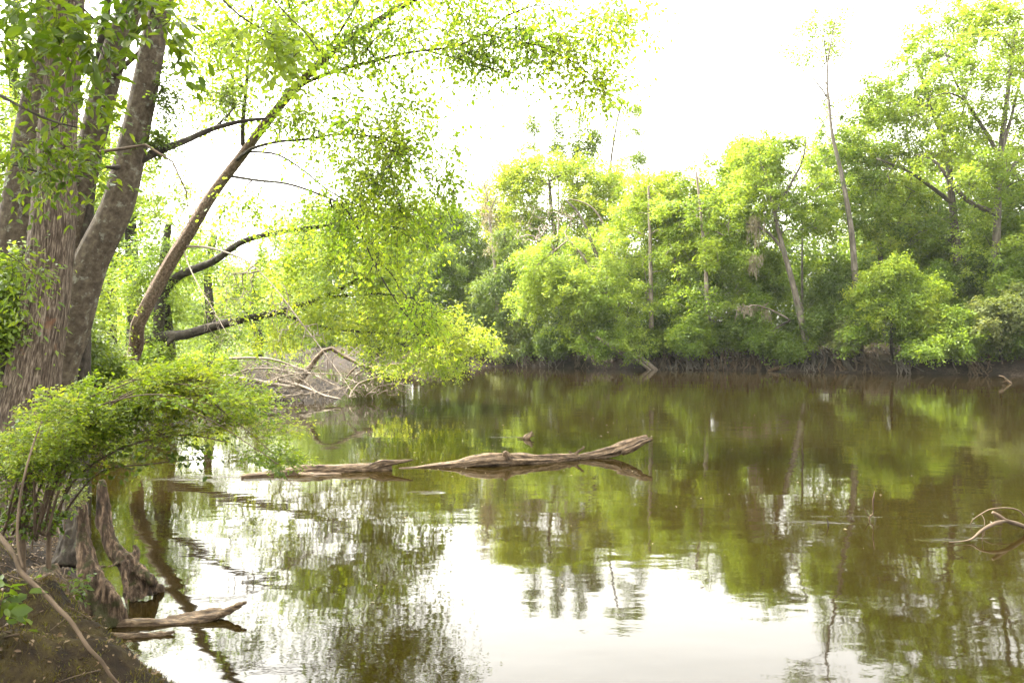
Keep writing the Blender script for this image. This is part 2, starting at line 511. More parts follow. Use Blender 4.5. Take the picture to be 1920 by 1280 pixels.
# moss material on the land close to the camera: mixed in by place
def ground_material():
    m, nt, out = newmat('ground_mud_and_moss'); L = nt.links.new
    tc = N(nt, "ShaderNodeTexCoord")
    n1 = N(nt, "ShaderNodeTexNoise", Scale=1.3, Detail=8.0, Roughness=.7)
    n2 = N(nt, "ShaderNodeTexNoise", Scale=11.0, Detail=7.0, Roughness=.72)
    n3 = N(nt, "ShaderNodeTexNoise", Scale=.8, Detail=4.0)
    for n in (n1, n2, n3): L(tc.outputs["Object"], n.inputs["Vector"])
    ad = N(nt, "ShaderNodeMixRGB"); ad.inputs[0].default_value = .5
    L(n1.outputs["Fac"], ad.inputs[1]); L(n2.outputs["Fac"], ad.inputs[2])
    mud = ramp(nt, ad.outputs[0], [(.40, (.004, .0025, .0015)), (.5, (.017, .011, .007)), (.63, (.065, .046, .031))])
    mos = ramp(nt, ad.outputs[0], [(.40, (.004, .002, .001)), (.5, (.019, .0115, .004)), (.60, (.045, .034, .008))])
    sx = N(nt, "ShaderNodeSeparateXYZ"); L(tc.outputs["Object"], sx.inputs[0])
    hz = N(nt, "ShaderNodeMath", operation='MULTIPLY_ADD'); hz.inputs[1].default_value = 1.0
    L(sx.outputs["Z"], hz.inputs[0]); 
    q = N(nt, "ShaderNodeMath", operation='MULTIPLY_ADD'); q.inputs[1].default_value = 1.2; q.inputs[2].default_value = -.75
    L(n3.outputs["Fac"], q.inputs[0]); L(q.outputs[0], hz.inputs[2])
    f = ramp(nt, hz.outputs[0], [(.15, (0, 0, 0)), (.45, (1, 1, 1))])
    mx = N(nt, "ShaderNodeMixRGB"); L(f, mx.inputs[0]); L(mud, mx.inputs[1]); L(mos, mx.inputs[2])
    pb = N(nt, "ShaderNodeBsdfPrincipled", Roughness=.93); pb.inputs["Specular IOR Level"].default_value = .25
    L(mx.outputs[0], pb.inputs["Base Color"])
    bp = N(nt, "ShaderNodeBump", Strength=1.0, Distance=.09)
    L(ad.outputs[0], bp.inputs["Height"]); L(bp.outputs[0], pb.inputs["Normal"]); L(pb.outputs[0], out.inputs[0])
    return m
g.data.materials[0] = ground_material()

# water: murky brown body under a rippled skin; wakes where the current meets the snags
WAKES = [(P(1515, 980, 2.05 * F / (980 - HOR)), .55, .10), (P(1600, 968, 2.05 * F / (968 - HOR)), .45, .08), (P(1800, 985, 2.05 * F / 363), .45, .09),
         (P(1800, 1010, 2.05 * F / 388), .45, .12), (P(960, 819, 2.05 * F / 197), .9, .07), (P(800, 922, 2.05 * F / 300), .25, .12), (P(420, 905, 2.05 * F / 275), 1.3, .3)]
def water_material():
    m, nt, out = newmat('river_water'); L = nt.links.new
    tc = N(nt, "ShaderNodeTexCoord")
    def noise(scale, detail=2.0, stretch=(1, 1, 1), rough=.5):
        mp = N(nt, "ShaderNodeMapping"); mp.inputs["Scale"].default_value = stretch
        L(tc.outputs["Object"], mp.inputs["Vector"])
        n = N(nt, "ShaderNodeTexNoise", Scale=scale, Detail=detail, Roughness=rough); L(mp.outputs[0], n.inputs["Vector"])
        return n.outputs["Fac"]
    big = noise(.55, 2.0, (.7, 1, 1)); fine = noise(7.0, 3.0, (.6, 1, 1), .55); mid = noise(2.2, 2.0, (.55, 1, 1))
    patch = ramp(nt, noise(.35, 3.0, (.5, 1, 1)), [(.38, (.25, .25, .25)), (.62, (1, 1, 1))])
    def mul(a, k):
        x = N(nt, "ShaderNodeMath", operation='MULTIPLY'); L(a, x.inputs[0])
        if isinstance(k, (int, float)): x.inputs[1].default_value = k
        else: L(k, x.inputs[1])
        return x.outputs[0]
    def add(a, b):
        x = N(nt, "ShaderNodeMath", operation='ADD'); L(a, x.inputs[0]); L(b, x.inputs[1]); return x.outputs[0]
    h = add(mul(big, .0075), mul(mid, .0026))
    h = add(h, mul(mul(fine, patch), .0011))
    # wakes
    sx = N(nt, "ShaderNodeSeparateXYZ"); L(tc.outputs["Object"], sx.inputs[0])
    tot = None
    for (c, wx, wy) in WAKES:
        mp = N(nt, "ShaderNodeMapping"); mp.inputs["Location"].default_value = (-c[0] / wx, -c[1] / wy, 0); mp.inputs["Scale"].default_value = (1 / wx, 1 / wy, 0)
        L(tc.outputs["Object"], mp.inputs["Vector"])
        ln = N(nt, "ShaderNodeVectorMath", operation='LENGTH'); L(mp.outputs[0], ln.inputs[0])
        f = N(nt, "ShaderNodeMapRange"); f.interpolation_type = 'SMOOTHSTEP'
        f.inputs["From Min"].default_value = 1.2; f.inputs["From Max"].default_value = .2
        L(ln.outputs["Value"], f.inputs["Value"])
        tot = f.outputs[0] if tot is None else add(tot, f.outputs[0])
    brk = ramp(nt, noise(3.2, 4.0, (.45, 1.6, 1), .7), [(.50, (0, 0, 0)), (.60, (1, 1, 1))])
    h = add(h, mul(mul(mul(noise(22.0, 3.0, (.5, 1, 1), .6), tot), brk), .012))
    bp = N(nt, "ShaderNodeBump", Strength=1.0, Distance=1.0)
    L(h, bp.inputs["Height"])
    pb = N(nt, "ShaderNodeBsdfPrincipled", Roughness=.03)
    pb.inputs["Base Color"].default_value = (.010, .0066, .0014, 1)
    pb.inputs["IOR"].default_value = 1.333
    L(bp.outputs[0], pb.inputs["Normal"]); L(pb.outputs[0], out.inputs[0])
    return m
mb = MB(); mb.add([(-900, -60, 0), (900, -60, 0), (900, 1500, 0), (-900, 1500, 0)], [[0, 1, 2, 3]])
w = mb.build('river_water', water_material()); w['kind'] = 'structure'

# ------------------------------------------------------------------ tree builder
DENS = [1.0, 1.0, 1.0]      # clumps, leaves per twig, leaf size
def tree(name, label, trunk, r0, r1, blobs=(), nclump=0, leaf='leaf_light', bark='bark_far', limbs=(), seed=1, cat='tree', group=None,
         k=4, L=.55, m=9, size=.15, droop=.3, flat=.45, spread=.8, gap=-.35, gs=.45, rtip=.012, surf=.4, fold=False, aspect=.55,
         minfrac=.25, step=.5, jitter=.16, tbias=None, sides=4, minr=0, arch=.12, jit=.05, twigs=False, twig_r=.0015, power=.5, up=1.0,
         tstep=.3, down=.6, wood='trunk', crown='crown', bare=0.0, more=None, link=True):
    rng = np.random.default_rng(seed)
    far_ = DENS[1] > 2
    nclump = int(nclump * DENS[0]); m = int(m * DENS[1]); size = size * DENS[2]
    if far_: surf = .28; jitter = .2; flat = flat * .7; gap = max(gap, -.3) if gap > -1 else gap; L = L * 1.05
    trunk = np.asarray(trunk, float)
    o = trunk[0]
    root = empty(name, o, label, cat, group)
    sk = Skel(rng)
    sk.path(trunk, r0, r1, tstep)
    for (pts, a, b) in limbs:
        sk.path(pts, a, b, tstep)
    tm = MB()
    if nclump:
        C = blob_points(rng, blobs, nclump, surf, gap, gs, seed)
        T = sk.grow(C, step, arch, jit, minfrac, down)
        if tbias is not None: T = unit(T * .35 + np.array(tbias, float))
        keep = rng.uniform(0, 1, len(C)) >= bare
        if keep.any():
            cm = MB()
            sprays(cm, rng, C[keep], T[keep], k, L, m, size, droop, spread, flat, fold, aspect, jitter, tm if twigs else None, twig_r, up)
            cm.build(crown, M[leaf], root, o)
    sk.mesh(tm, rtip, power, sides, 9, minr)
    tm.build(wood, M[bark], root, o, smooth=True)
    return root

def copy_tree(root, loc, rz, sc, label, name=None):
    c = root.copy(); COL.objects.link(c)
    c.location = tuple(float(v) for v in loc); c.rotation_euler = (0, 0, rz); c.scale = (sc, sc, sc)
    c['label'] = label
    for ch in root.children:
        d = ch.copy(); COL.objects.link(d); d.parent = c
    return c

def on_ground(px, d):
    x = (px - 960) / F * d
    for _ in range(60):                      # step inland until it stands on the bank, not in the water
        if d < 30 or river_sd(np.array([x]), np.array([d]))[0] > 1.1: break
        d += .15; x = (px - 960) / F * d
    return np.array([x, d, gz(x, d) - .15])

def trunk_to(px0, d, pts):
    """trunk that stands on the ground at column px0 and passes the picture points pts"""
    return np.concatenate([[on_ground(px0, d)], PL(pts, d)])

DENS[:] = [1.25, 3.4, 1.05]
FARG = 'trees on the far river bank'
# ------------------------------------------------------------------ far bank, big trees (front row)
tree('oak_tree', 'huge pale green tree at the right edge with a long limb bending left',
     trunk_to(1872, 42, [(1868, 560), (1868, 470), (1870, 400), (1873, 330), (1880, 250), (1893, 150), (1905, 60)]), .30, .07,
     [PB(1740, 170, 42, 120, 90, 3.5), PB(1860, 120, 42, 120, 120, 4), PB(1690, 250, 42, 110, 60, 3), PB(1800, 330, 41, 120, 60, 3), PB(1930, 300, 42, 100, 120, 4),
      PB(1790, 60, 43, 90, 70, 3), PB(1900, 20, 42, 90, 80, 3), PB(1640, 210, 43, 50, 50, 2), PB(1880, 440, 41, 90, 40, 2.5), PB(1990, 100, 43, 120, 200, 4), PB(1770, 410, 43, 80, 40, 2.5), PB(1840, 480, 42, 80, 40, 2.5), PB(1930, 440, 42, 70, 60, 3)], 470,
     'leaf_light', 'bark_far', limbs=[(PL([(1868, 400, 42), (1820, 380, 41.5), (1785, 345, 41), (1755, 305, 41), (1715, 290, 41)]), .16, .06),
            (PL([(1872, 345, 42), (1900, 310, 42), (1935, 280, 42)]), .14, .06), (PL([(1876, 300, 42), (1850, 250, 42), (1820, 205, 42), (1790, 150, 42), (1770, 90, 42)]), .12, .04),
            (PL([(1850, 250, 42), (1810, 190, 41.5), (1770, 175, 41), (1740, 190, 41)]), .09, .03), (PL([(1876, 290, 42), (1896, 220, 42.5), (1915, 140, 43)]), .12, .05)],
     seed=11, gap=-.12, gs=.42, k=4, m=9, size=.16, L=.7, rtip=.014, group=FARG)
tree('oak_tree', 'tall tree with a thick grey trunk left of the huge pale green tree at right',
     trunk_to(1800, 45, [(1797, 510), (1790, 430), (1782, 350), (1775, 280), (1745, 200), (1720, 120)]), .34, .08,
     [PB(1700, 330, 45, 90, 60, 3), PB(1620, 300, 44, 80, 60, 3), PB(1690, 420, 44, 90, 50, 3), PB(1760, 250, 46, 80, 70, 3), PB(1800, 420, 46, 70, 50, 3), PB(1610, 390, 44, 70, 45, 2.5), PB(1690, 200, 46, 70, 60, 3)],
     210, 'leaf_mid', 'bark_far', limbs=[(PL([(1784, 380, 45), (1745, 350, 44.5), (1700, 320, 44), (1650, 300, 44)]), .14, .05), (PL([(1778, 300, 45), (1800, 230, 45), (1815, 170, 45)]), .12, .04)],
     seed=12, gap=-.15, size=.15, L=.65, group=FARG)
tree('snag_tree', 'tall pale leaning trunk broken high up with a sparse airy crown against the white sky',
     trunk_to(1612, 40.6, [(1608, 600), (1603, 520), (1598, 450), (1588, 380), (1574, 310), (1560, 250), (1554, 190), (1551, 160), (1553, 110), (1562, 60), (1566, 35)]), .24, .022,
     [PB(1500, 105, 43, 28, 22, 1), PB(1470, 92, 43, 22, 14, .8), PB(1545, 75, 43, 26, 36, 1), PB(1572, 35, 43, 20, 26, .8), PB(1527, 35, 43, 12, 24, .7), PB(1500, 60, 43, 14, 14, .6), PB(1570, 100, 43, 16, 24, .7), PB(1556, 195, 43, 12, 22, .6)],
     130, 'leaf_light', 'bark_far', limbs=[(PL([(1553, 185, 43), (1535, 160, 43), (1512, 132, 43), (1495, 122, 43)]), .06, .02), (PL([(1553, 165, 43), (1542, 145, 43), (1532, 138, 43)]), .05, .015),
           (PL([(1550, 115, 43), (1546, 80, 43), (1545, 50, 43)]), .045, .015), (PL([(1551, 182, 43), (1530, 175, 43), (1508, 168, 43)]), .03, .01)],
     seed=13, k=3, m=3, L=.6, size=.13, gap=-1.5, rtip=.014, group=FARG)
tree('hardwood_tree', 'bright green tree with pale upper limbs left of the tall broken pale trunk',
     trunk_to(1525, 41, [(1512, 640), (1500, 590), (1486, 530), (1468, 465), (1452, 400), (1440, 340), (1425, 300)]), .24, .06,
     [PB(1430, 310, 42, 75, 55, 2.5), PB(1500, 300, 42, 60, 60, 2.5), PB(1400, 370, 42, 70, 45, 2.5), PB(1540, 340, 43, 70, 55, 2.5), PB(1480, 400, 42, 80, 45, 2.5), PB(1555, 270, 43, 60, 50, 2.5), PB(1410, 290, 43, 45, 35, 2)],
     230, 'leaf_light', 'bark_far', limbs=[(PL([(1472, 475, 41), (1445, 440, 41), (1420, 425, 41), (1400, 420, 41)]), .09, .04), (PL([(1452, 400, 41), (1480, 350, 41), (1505, 300, 41), (1512, 250, 41)]), .09, .03)],
     seed=14, gap=-.2, size=.15, L=.6, group=FARG)
tree('maple_tree', 'bright green layered tree with a slender pale trunk right of centre',
     trunk_to(1326, 42.3, [(1325, 560), (1323, 500), (1318, 440), (1312, 380), (1305, 320)]), .17, .05,
     [PB(1320, 340, 44, 60, 40, 2.2), PB(1280, 400, 43.5, 60, 45, 2.4), PB(1350, 420, 43.5, 65, 50, 2.4), PB(1300, 480, 43, 70, 40, 2.4), PB(1370, 500, 43.5, 60, 40, 2.4), PB(1340, 570, 43, 80, 45, 2.4), PB(1290, 560, 42.8, 50, 40, 2), PB(1385, 440, 44, 40, 60, 2)],
     250, 'leaf_light', 'bark_pale', seed=15, gap=-.3, flat=.25, size=.16, L=.65, droop=.25, group=FARG)
tree('maple_tree', 'yellow green tree with a pale bare trunk showing right of the feathery tree',
     trunk_to(1221, 44.4, [(1221, 600), (1220, 520), (1219, 450), (1217, 400), (1216, 350)]), .17, .06,
     [PB(1225, 350, 46, 50, 35, 2.2), PB(1180, 410, 46, 60, 40, 2.4), PB(1255, 390, 46, 50, 40, 2.4), PB(1200, 500, 45, 60, 30, 2.4), PB(1260, 460, 45.5, 50, 35, 2.2), PB(1185, 560, 45, 70, 40, 2.4), PB(1250, 350, 47, 40, 25, 2)],
     190, 'leaf_yellow', 'bark_pale', seed=16, gap=-.3, flat=.3, size=.15, L=.6, group=FARG)
tree('cypress_tree', 'large pale feathery tree bulging over the water at the centre of the far bank',
     trunk_to(1150, 45.5, [(1145, 600), (1130, 520), (1108, 450), (1085, 400), (1060, 375)]), .22, .05,
     [PB(1080, 470, 44.5, 90, 50, 2.6), PB(1010, 500, 44, 55, 40, 2.2), PB(1060, 550, 43.5, 75, 50, 2.6), PB(1130, 560, 43.5, 80, 60, 2.6), PB(1110, 630, 43, 60, 35, 2), PB(1170, 630, 43.5, 55, 35, 2), PB(1000, 560, 44, 45, 35, 1.8),
      PB(1070, 620, 43.5, 50, 35, 2), PB(1150, 480, 45, 50, 45, 2.4)],
     330, 'leaf_light', 'bark_far', seed=17, gap=-.3, flat=.35, size=.14, L=.6, droop=.45, group=FARG)
tree('dead_tree', 'dead tree with a fan of fine whitish branches before the round canopy',
     trunk_to(1160, 46, [(1158, 560), (1150, 480), (1140, 440), (1120, 400), (1095, 380), (1060, 372)]), .16, .03,
     [PB(1010, 400, 44.5, 55, 30, 1.5), PB(1000, 440, 44.5, 50, 25, 1.5), PB(1050, 410, 44.5, 40, 30, 1.5), PB(975, 420, 44.5, 25, 25, 1)], 120, 'leaf_light', 'twig_pale', seed=18, bare=1.1, rtip=.022, power=.36,
     gap=-2, arch=.2, jit=.09, limbs=[(PL([(1105, 500, 44), (1085, 470, 43.8), (1065, 450, 43.6)]), .08, .04), (PL([(1040, 470, 44), (1010, 495, 43.5), (1000, 520, 43.2), (990, 540, 43.2)]), .06, .02)], group='dead trees on the far bank')
tree('hardwood_tree', 'big round topped bright green tree rising behind the centre of the far bank',
     trunk_to(1050, 54, [(1050, 560), (1045, 470), (1035, 400), (1030, 340)]), .28, .10,
     [PB(1050, 350, 54, 120, 55, 4), PB(960, 380, 54, 70, 50, 3.5), PB(1130, 380, 54, 70, 55, 3.5), PB(1010, 330, 55, 70, 40, 3), PB(1000, 440, 53, 90, 50, 3), PB(1110, 340, 55, 60, 40, 3), PB(1140, 450, 53, 60, 60, 3), PB(950, 330, 55, 35, 25, 2)],
     330, 'leaf_yellow', 'bark_far', seed=19, gap=-.5, flat=.5, size=.18, L=.8, group=FARG)
for q, (px, top, lean, seed) in enumerate([(1000, 215, -18, 21), (1045, 205, -6, 22), (1085, 195, 6, 23), (1112, 240, 20, 24)]):
    lab = ['leftmost thin leafy spire standing above the round canopy at centre', 'second thin leafy spire from the left above the round canopy', 'tallest thin leafy spire above the round canopy, right of the second', 'short slanting leafy spire above the right shoulder of the round canopy'][q]
    tree('vine_covered_sapling', lab, trunk_to(px - lean * .4, 57, [(px - lean * .4, 400), (px - lean * .2, 320), (px, 260), (px + lean * .4, top)]), .10, .02,
         [PB(px - lean * .3, 300, 57, 12, 30, .5), PB(px, 255, 57, 10, 30, .5), PB(px + lean * .3, top + 15, 57, 8, 22, .4), PB(px - 8, 280, 57, 18, 14, .6)], 60, 'leaf_mid', 'bark_far', seed=seed,
         k=3, m=4, L=.5, size=.15, gap=-2, flat=1, group='thin spires above the round canopy')
tree('pine_tree', 'tall thin pine with a tufted leaning top right of the leafy spires',
     trunk_to(1150, 58, [(1146, 450), (1144, 330), (1150, 270), (1160, 215), (1168, 190)]), .20, .05,
     [PB(1165, 192, 58, 26, 14, 1), PB(1185, 205, 58, 18, 12, .8), PB(1180, 248, 58, 24, 12, .8), PB(1160, 262, 58, 16, 8, .6), PB(1185, 300, 58, 26, 18, 1), PB(1195, 285, 58, 16, 20, .8), PB(1170, 320, 58, 30, 18, 1)],
     95, 'leaf_light', 'bark_far', seed=26, k=5, m=6, L=.5, size=.13, gap=-2, flat=.6, aspect=.35, group=FARG)
tree('snag_tree', 'dead vine draped pale trunk standing left of the round canopy',
     trunk_to(935, 50, [(932, 560), (928, 500), (922, 440), (916, 400), (912, 360), (902, 335)]), .19, .03,
     [PB(915, 390, 50, 16, 24, .7), PB(925, 440, 50, 12, 40, .6), PB(905, 350, 50, 16, 16, .6)], 60, 'spanish', 'bark_pale', seed=27, bare=.5, rtip=.012, power=.42, jit=.1,
     k=3, m=6, L=.5, size=.12, droop=1.2, limbs=[(PL([(916, 400, 50), (928, 375, 50), (934, 350, 50)]), .06, .02)], group='dead trees on the far bank', gap=-2)
tree('evergreen_tree', 'dark green tree with a black leaning trunk left of the draped dead trunk',
     trunk_to(870, 54, [(866, 640), (858, 580), (850, 520), (838, 460), (826, 420)]), .24, .06,
     [PB(850, 430, 54, 60, 50, 3), PB(810, 500, 54, 50, 60, 3), PB(880, 500, 54, 45, 50, 3), PB(860, 580, 53, 60, 40, 3), PB(900, 420, 55, 40, 50, 2.5), PB(820, 420, 55, 50, 40, 3), PB(900, 600, 52, 50, 40, 2.5)],
     230, 'leaf_deep', 'bark_dark', seed=28, gap=-.3, flat=.3, size=.16, L=.7, droop=.35, group=FARG)
tree('hardwood_tree', 'dull green tree with hanging tips left of the large feathery tree',
     trunk_to(960, 49, [(962, 620), (958, 540), (950, 480), (945, 430)]), .2, .06,
     [PB(940, 540, 49, 50, 45, 2.4), PB(975, 600, 48, 45, 40, 2.2), PB(950, 470, 49, 40, 40, 2.2), PB(930, 620, 49, 45, 30, 2), PB(985, 640, 47.5, 40, 22, 1.6)],
     170, 'leaf_deep', 'bark_dark', seed=29, gap=-.3, flat=.3, size=.15, L=.6, droop=.5, group=FARG)
tree('hardwood_tree', 'low rounded green tree between the pale bare trunk and the slender pale trunk',
     trunk_to(1270, 49, [(1272, 560), (1275, 470), (1280, 400)]), .2, .07,
     [PB(1290, 375, 49, 60, 35, 2.6), PB(1240, 400, 49, 50, 35, 2.4), PB(1345, 350, 50, 60, 40, 2.6), PB(1400, 300, 50, 50, 40, 2.6), PB(1300, 440, 48, 60, 40, 2.5), PB(1385, 335, 49, 50, 40, 2.4), PB(1225, 365, 49, 50, 28, 2)],
     270, 'leaf_mid', 'bark_far', seed=30, gap=-.3, size=.16, L=.7, group=FARG)
tree('hardwood_tree', 'yellow green tree topping the canopy right of the tall pale leaning trunk',
     trunk_to(1655, 47, [(1655, 560), (1650, 470), (1640, 380), (1630, 300)]), .22, .07,
     [PB(1620, 240, 47, 60, 45, 2.6), PB(1560, 300, 47, 50, 40, 2.4), PB(1640, 330, 46, 60, 50, 2.6), PB(1680, 440, 45, 60, 40, 2.4), PB(1560, 400, 46, 40, 50, 2.2), PB(1700, 380, 46, 60, 40, 2.6)],
     200, 'leaf_yellow', 'bark_far', seed=31, gap=-.25, size=.15, L=.6, group=FARG)

# bare stems poking out of the canopy
for q, (px, y0, y1, lean) in enumerate([(1290, 400, 292, -22), (1326, 380, 255, 4), (1262, 400, 300, 6), (1500, 300, 228, -14)]):
    lab = ['bare forked stick rising from the canopy below the gap of white sky', 'thin straight bare stick poking into the white sky', 'faint bare stem left of the forked stick', 'pale bare stub left of the tall broken trunk'][q]
    tree('dead_sapling', lab, trunk_to(px + 4, 48, [(px + 4, 560), (px + 3, y0), (px + lean * .4, (y0 + y1) / 2), (px + lean, y1)]), .10, .014,
         [PB(px + lean * .8, y1 + 25, 48, 12, 22, .5)], 5, 'leaf_light', 'bark_far', seed=40 + q, bare=1.1, gap=-3, rtip=.012, group='dead trees on the far bank')

# ------------------------------------------------------------------ far bank, low trees and bushes that overhang the water
BUSHG = 'bushes along the far bank'
def bush(px, d, top, bottom, w, leaf, label, seed, n=150, **kw):
    rb = random.Random(seed)
    bottom = bottom - 12; hgt = bottom - top
    bl = [PB(px, top + hgt * .55, d - .4, w * .7, hgt * .36, w / F * d * .5)]
    for q in range(8):
        fy = rb.uniform(0, 1); fx = rb.uniform(-1, 1) * (.35 + .65 * fy)
        bl.append(PB(px + w * fx * .85, top + hgt * (.12 + .78 * fy), d - .3 - fy * .9, w * rb.uniform(.22, .42), hgt * rb.uniform(.10, .2), rb.uniform(.6, 1.2)))
    a = dict(seed=seed, gap=-.35, size=.13, L=.5, k=4, m=9, droop=.45, flat=.35, rtip=.010, group=BUSHG, minfrac=0.1, cat='bush')
    a.update(kw)
    return tree('overhanging_bush', label, trunk_to(px, d, [(px - 4, bottom - 5), (px + 3, (top + bottom) / 2)]), .10, .04, bl, n, leaf, 'bark_dark', **a)
bush(1675, 39.5, 455, 650, 112, 'leaf_yellow', 'large bright yellow green bush bulging over the bank at right', 51, 300, size=.12)
bush(1790, 38.4, 575, 668, 80, 'leaf_light', 'rounded fresh green bush hanging lowest over the bank at right', 52, 190, size=.13)
bush(1880, 37.8, 510, 665, 75, 'leaf_dull', 'dull twiggy bush at the right edge with bare whitish twigs', 53, 190, bare=.45)
bush(1560, 42, 480, 640, 55, 'leaf_deep', 'dark green shrub between the leaning trunk and the yellow green bush', 54, 150)
bush(1590, 41, 570, 670, 45, 'leaf_dull', 'olive shrub hanging under the tall pale trunk', 55, 110)
bush(1480, 42.4, 590, 675, 55, 'leaf_mid', 'mid green shrub at the foot of the leaning trunk', 56, 120)
bush(1405, 42.5, 560, 670, 60, 'leaf_mid', 'shaded shrub below the hanging grey moss', 57, 130)
bush(1300, 43.2, 590, 672, 55, 'leaf_light', 'light green layered bush low over the bank right of centre', 58, 150, flat=.2)
bush(1215, 45.2, 610, 668, 45, 'leaf_deep', 'dark bush behind the two fallen poles', 59, 90)
bush(1150, 44.4, 600, 676, 60, 'leaf_mid', 'green bush drooping to the bank left of the two fallen poles', 60, 150)
bush(1040, 46, 610, 676, 55, 'leaf_deep', 'dark green bush at the water behind the feathery tree', 61, 120)
bush(965, 48.4, 600, 680, 50, 'leaf_dull', 'grey brown twiggy shrub at the left end of the visible far bank', 62, 120, bare=.4)
bush(895, 50, 560, 680, 60, 'leaf_deep', 'dark shrub beyond the tip of the hanging boughs', 63, 130)
bush(800, 52, 540, 680, 70, 'leaf_deep', 'dark shrub seen through the gaps of the hanging boughs', 64, 150)
bush(700, 53.5, 520, 675, 70, 'leaf_deep', 'deep shaded shrub behind the low bare limb', 65, 150)
bush(1750, 42, 480, 640, 60, 'leaf_mid', 'green shrub behind the rounded fresh green bush', 66, 130)
bush(1960, 38, 520, 670, 60, 'leaf_mid', 'green shrub cut by the right edge of the photo', 67, 120)
bush(1430, 43.5, 470, 580, 50, 'leaf_light', 'light green shrub crown behind the mossy bare limb', 68, 130)
bush(1100, 49, 500, 640, 60, 'leaf_deep', 'dark understory tree in the shade behind the feathery tree', 69, 130)
bush(1250, 48, 500, 640, 50, 'leaf_deep', 'dark understory tree between the two pale trunks', 70, 120)
bush(1840, 43, 470, 600, 60, 'leaf_deep', 'dark leafy sapling right of the thick grey trunk', 71, 120)
bush(1612, 40.6, 540, 660, 62, 'leaf_light', 'light green shrub filling the left flank of the large bright bush', 72, 130)
bush(1735, 40.2, 540, 668, 60, 'leaf_mid', 'mid green shrub between the large bright bush and the rounded fresh one', 73, 120)
bush(1835, 40, 560, 672, 62, 'leaf_mid', 'mid green shrub between the rounded fresh bush and the dull twiggy one', 74, 120)
bush(1905, 40.5, 470, 640, 60, 'leaf_light', 'light green sapling behind the dull twiggy bush at the right edge', 75, 130)
bush(825, 51.5, 440, 650, 70, 'leaf_mid', 'mid green shrub left of the dark leaning trunk behind the boughs', 76, 170)
bush(760, 53, 430, 640, 60, 'leaf_mid', 'mid green sapling behind the end of the hanging boughs', 77, 150)
bush(1350, 43.6, 600, 668, 50, 'leaf_mid', 'small shaded shrub below the slender pale trunk', 78, 90)
# ------------------------------------------------------------------ wood behind, on both sides of the bend
DENS[:] = [1, 1, 1]
def wood_mass(name, segs, n, leaf, seed, size=.3, hmax=9, hmin=0, trunks=60, depth=8):
    """far-off wood that reads as one mass: segs = plan polyline of its front edge"""
    rng = np.random.default_rng(seed)
    A = np.array(segs, float)
    s = np.concatenate([[0], np.cumsum(np.linalg.norm(np.diff(A[:, :2], axis=0), axis=1))])
    def at(t):
        return np.stack([np.interp(t, s, A[:, q]) for q in range(A.shape[1])], -1)
    t = rng.uniform(0, s[-1], n); p = at(t)
    dr = unit(at(t + .1)[:, :2] - p[:, :2]); nr = np.stack([-dr[:, 1], dr[:, 0]], -1)
    off = rng.uniform(0, 1, n) * depth
    x = p[:, 0] + nr[:, 0] * off; y = p[:, 1] + nr[:, 1] * off
    top = p[:, 2] * (.72 + .35 * fbm(np.stack([t * .14, off * .1, t * 0], -1), 3, seed))
    z = top * rng.uniform(0.02, 1, n) ** .85
    C = np.stack([x, y, z], -1)
    C = C[fbm(C * np.array([.3, .3, .45]), 3, seed + 5) > -.35]
    T = unit(rng.normal(size=C.shape))
    cm = MB()
    sprays(cm, rng, C, T, 3, 1.1 * size / .3, 10, size, .3, .9, .4)
    c = cm.build(name, M[leaf]); c['kind'] = 'stuff'
    return c
wood_mass('background_wood', [(44, 30, 13), (32, 49, 12), (18, 59, 11), (6, 63, 11), (-8, 66, 11), (-17, 78, 12)], 14000, 'leaf_light', 81, size=.24)
wood_mass('far_bend_wood', [(-19, 78, 10), (-30, 105, 12), (-50, 150, 14), (-75, 200, 15), (-140, 230, 16)], 3600, 'leaf_mid', 82, size=.42, depth=14)
wood_mass('left_bank_wood', [(-150, 200, 17), (-80, 130, 15), (-48, 80, 13), (-34, 52, 11), (-27, 38, 9), (-30, 24, 8), (-40, 10, 9)][::-1], 3000, 'leaf_light', 83, size=.30, depth=-10)
# slim trunks and trees of the second row: one of each kind, then copies
SG = 'second row of trees behind the far bank'
def second(px, d, h, seed, leaf, label):
    b = on_ground(px, d)
    tr = [b, b + [.1, 0, h * .35], b + [-.1, .2, h * .7], b + [.15, .1, h]]
    c = b + [0, 0, h * .72]
    bl = [(c, np.array([2.6, 2.6, h * .3])), (c + [1.2, 0, -h * .3], np.array([2.0, 2, h * .14])), (c + [-1.3, 0, -h * .2], np.array([1.8, 1.8, h * .12]))]
    return tree('hardwood_tree', label, tr, .2, .05, bl, 190, leaf, 'bark_far', seed=seed, size=.2, L=.8, m=14, gap=-.25, group=SG)
s1 = second(1530, 58, 11, 91, 'leaf_mid', 'mid green tree in the gap right of the leaning trunk, second row')
s2 = second(1740, 52, 12, 92, 'leaf_light', 'pale green tree behind the thick grey trunk, second row')
s3 = second(1370, 60, 10.5, 93, 'leaf_deep', 'dark tree behind the slender pale trunk, second row')
rs = random.Random(5)
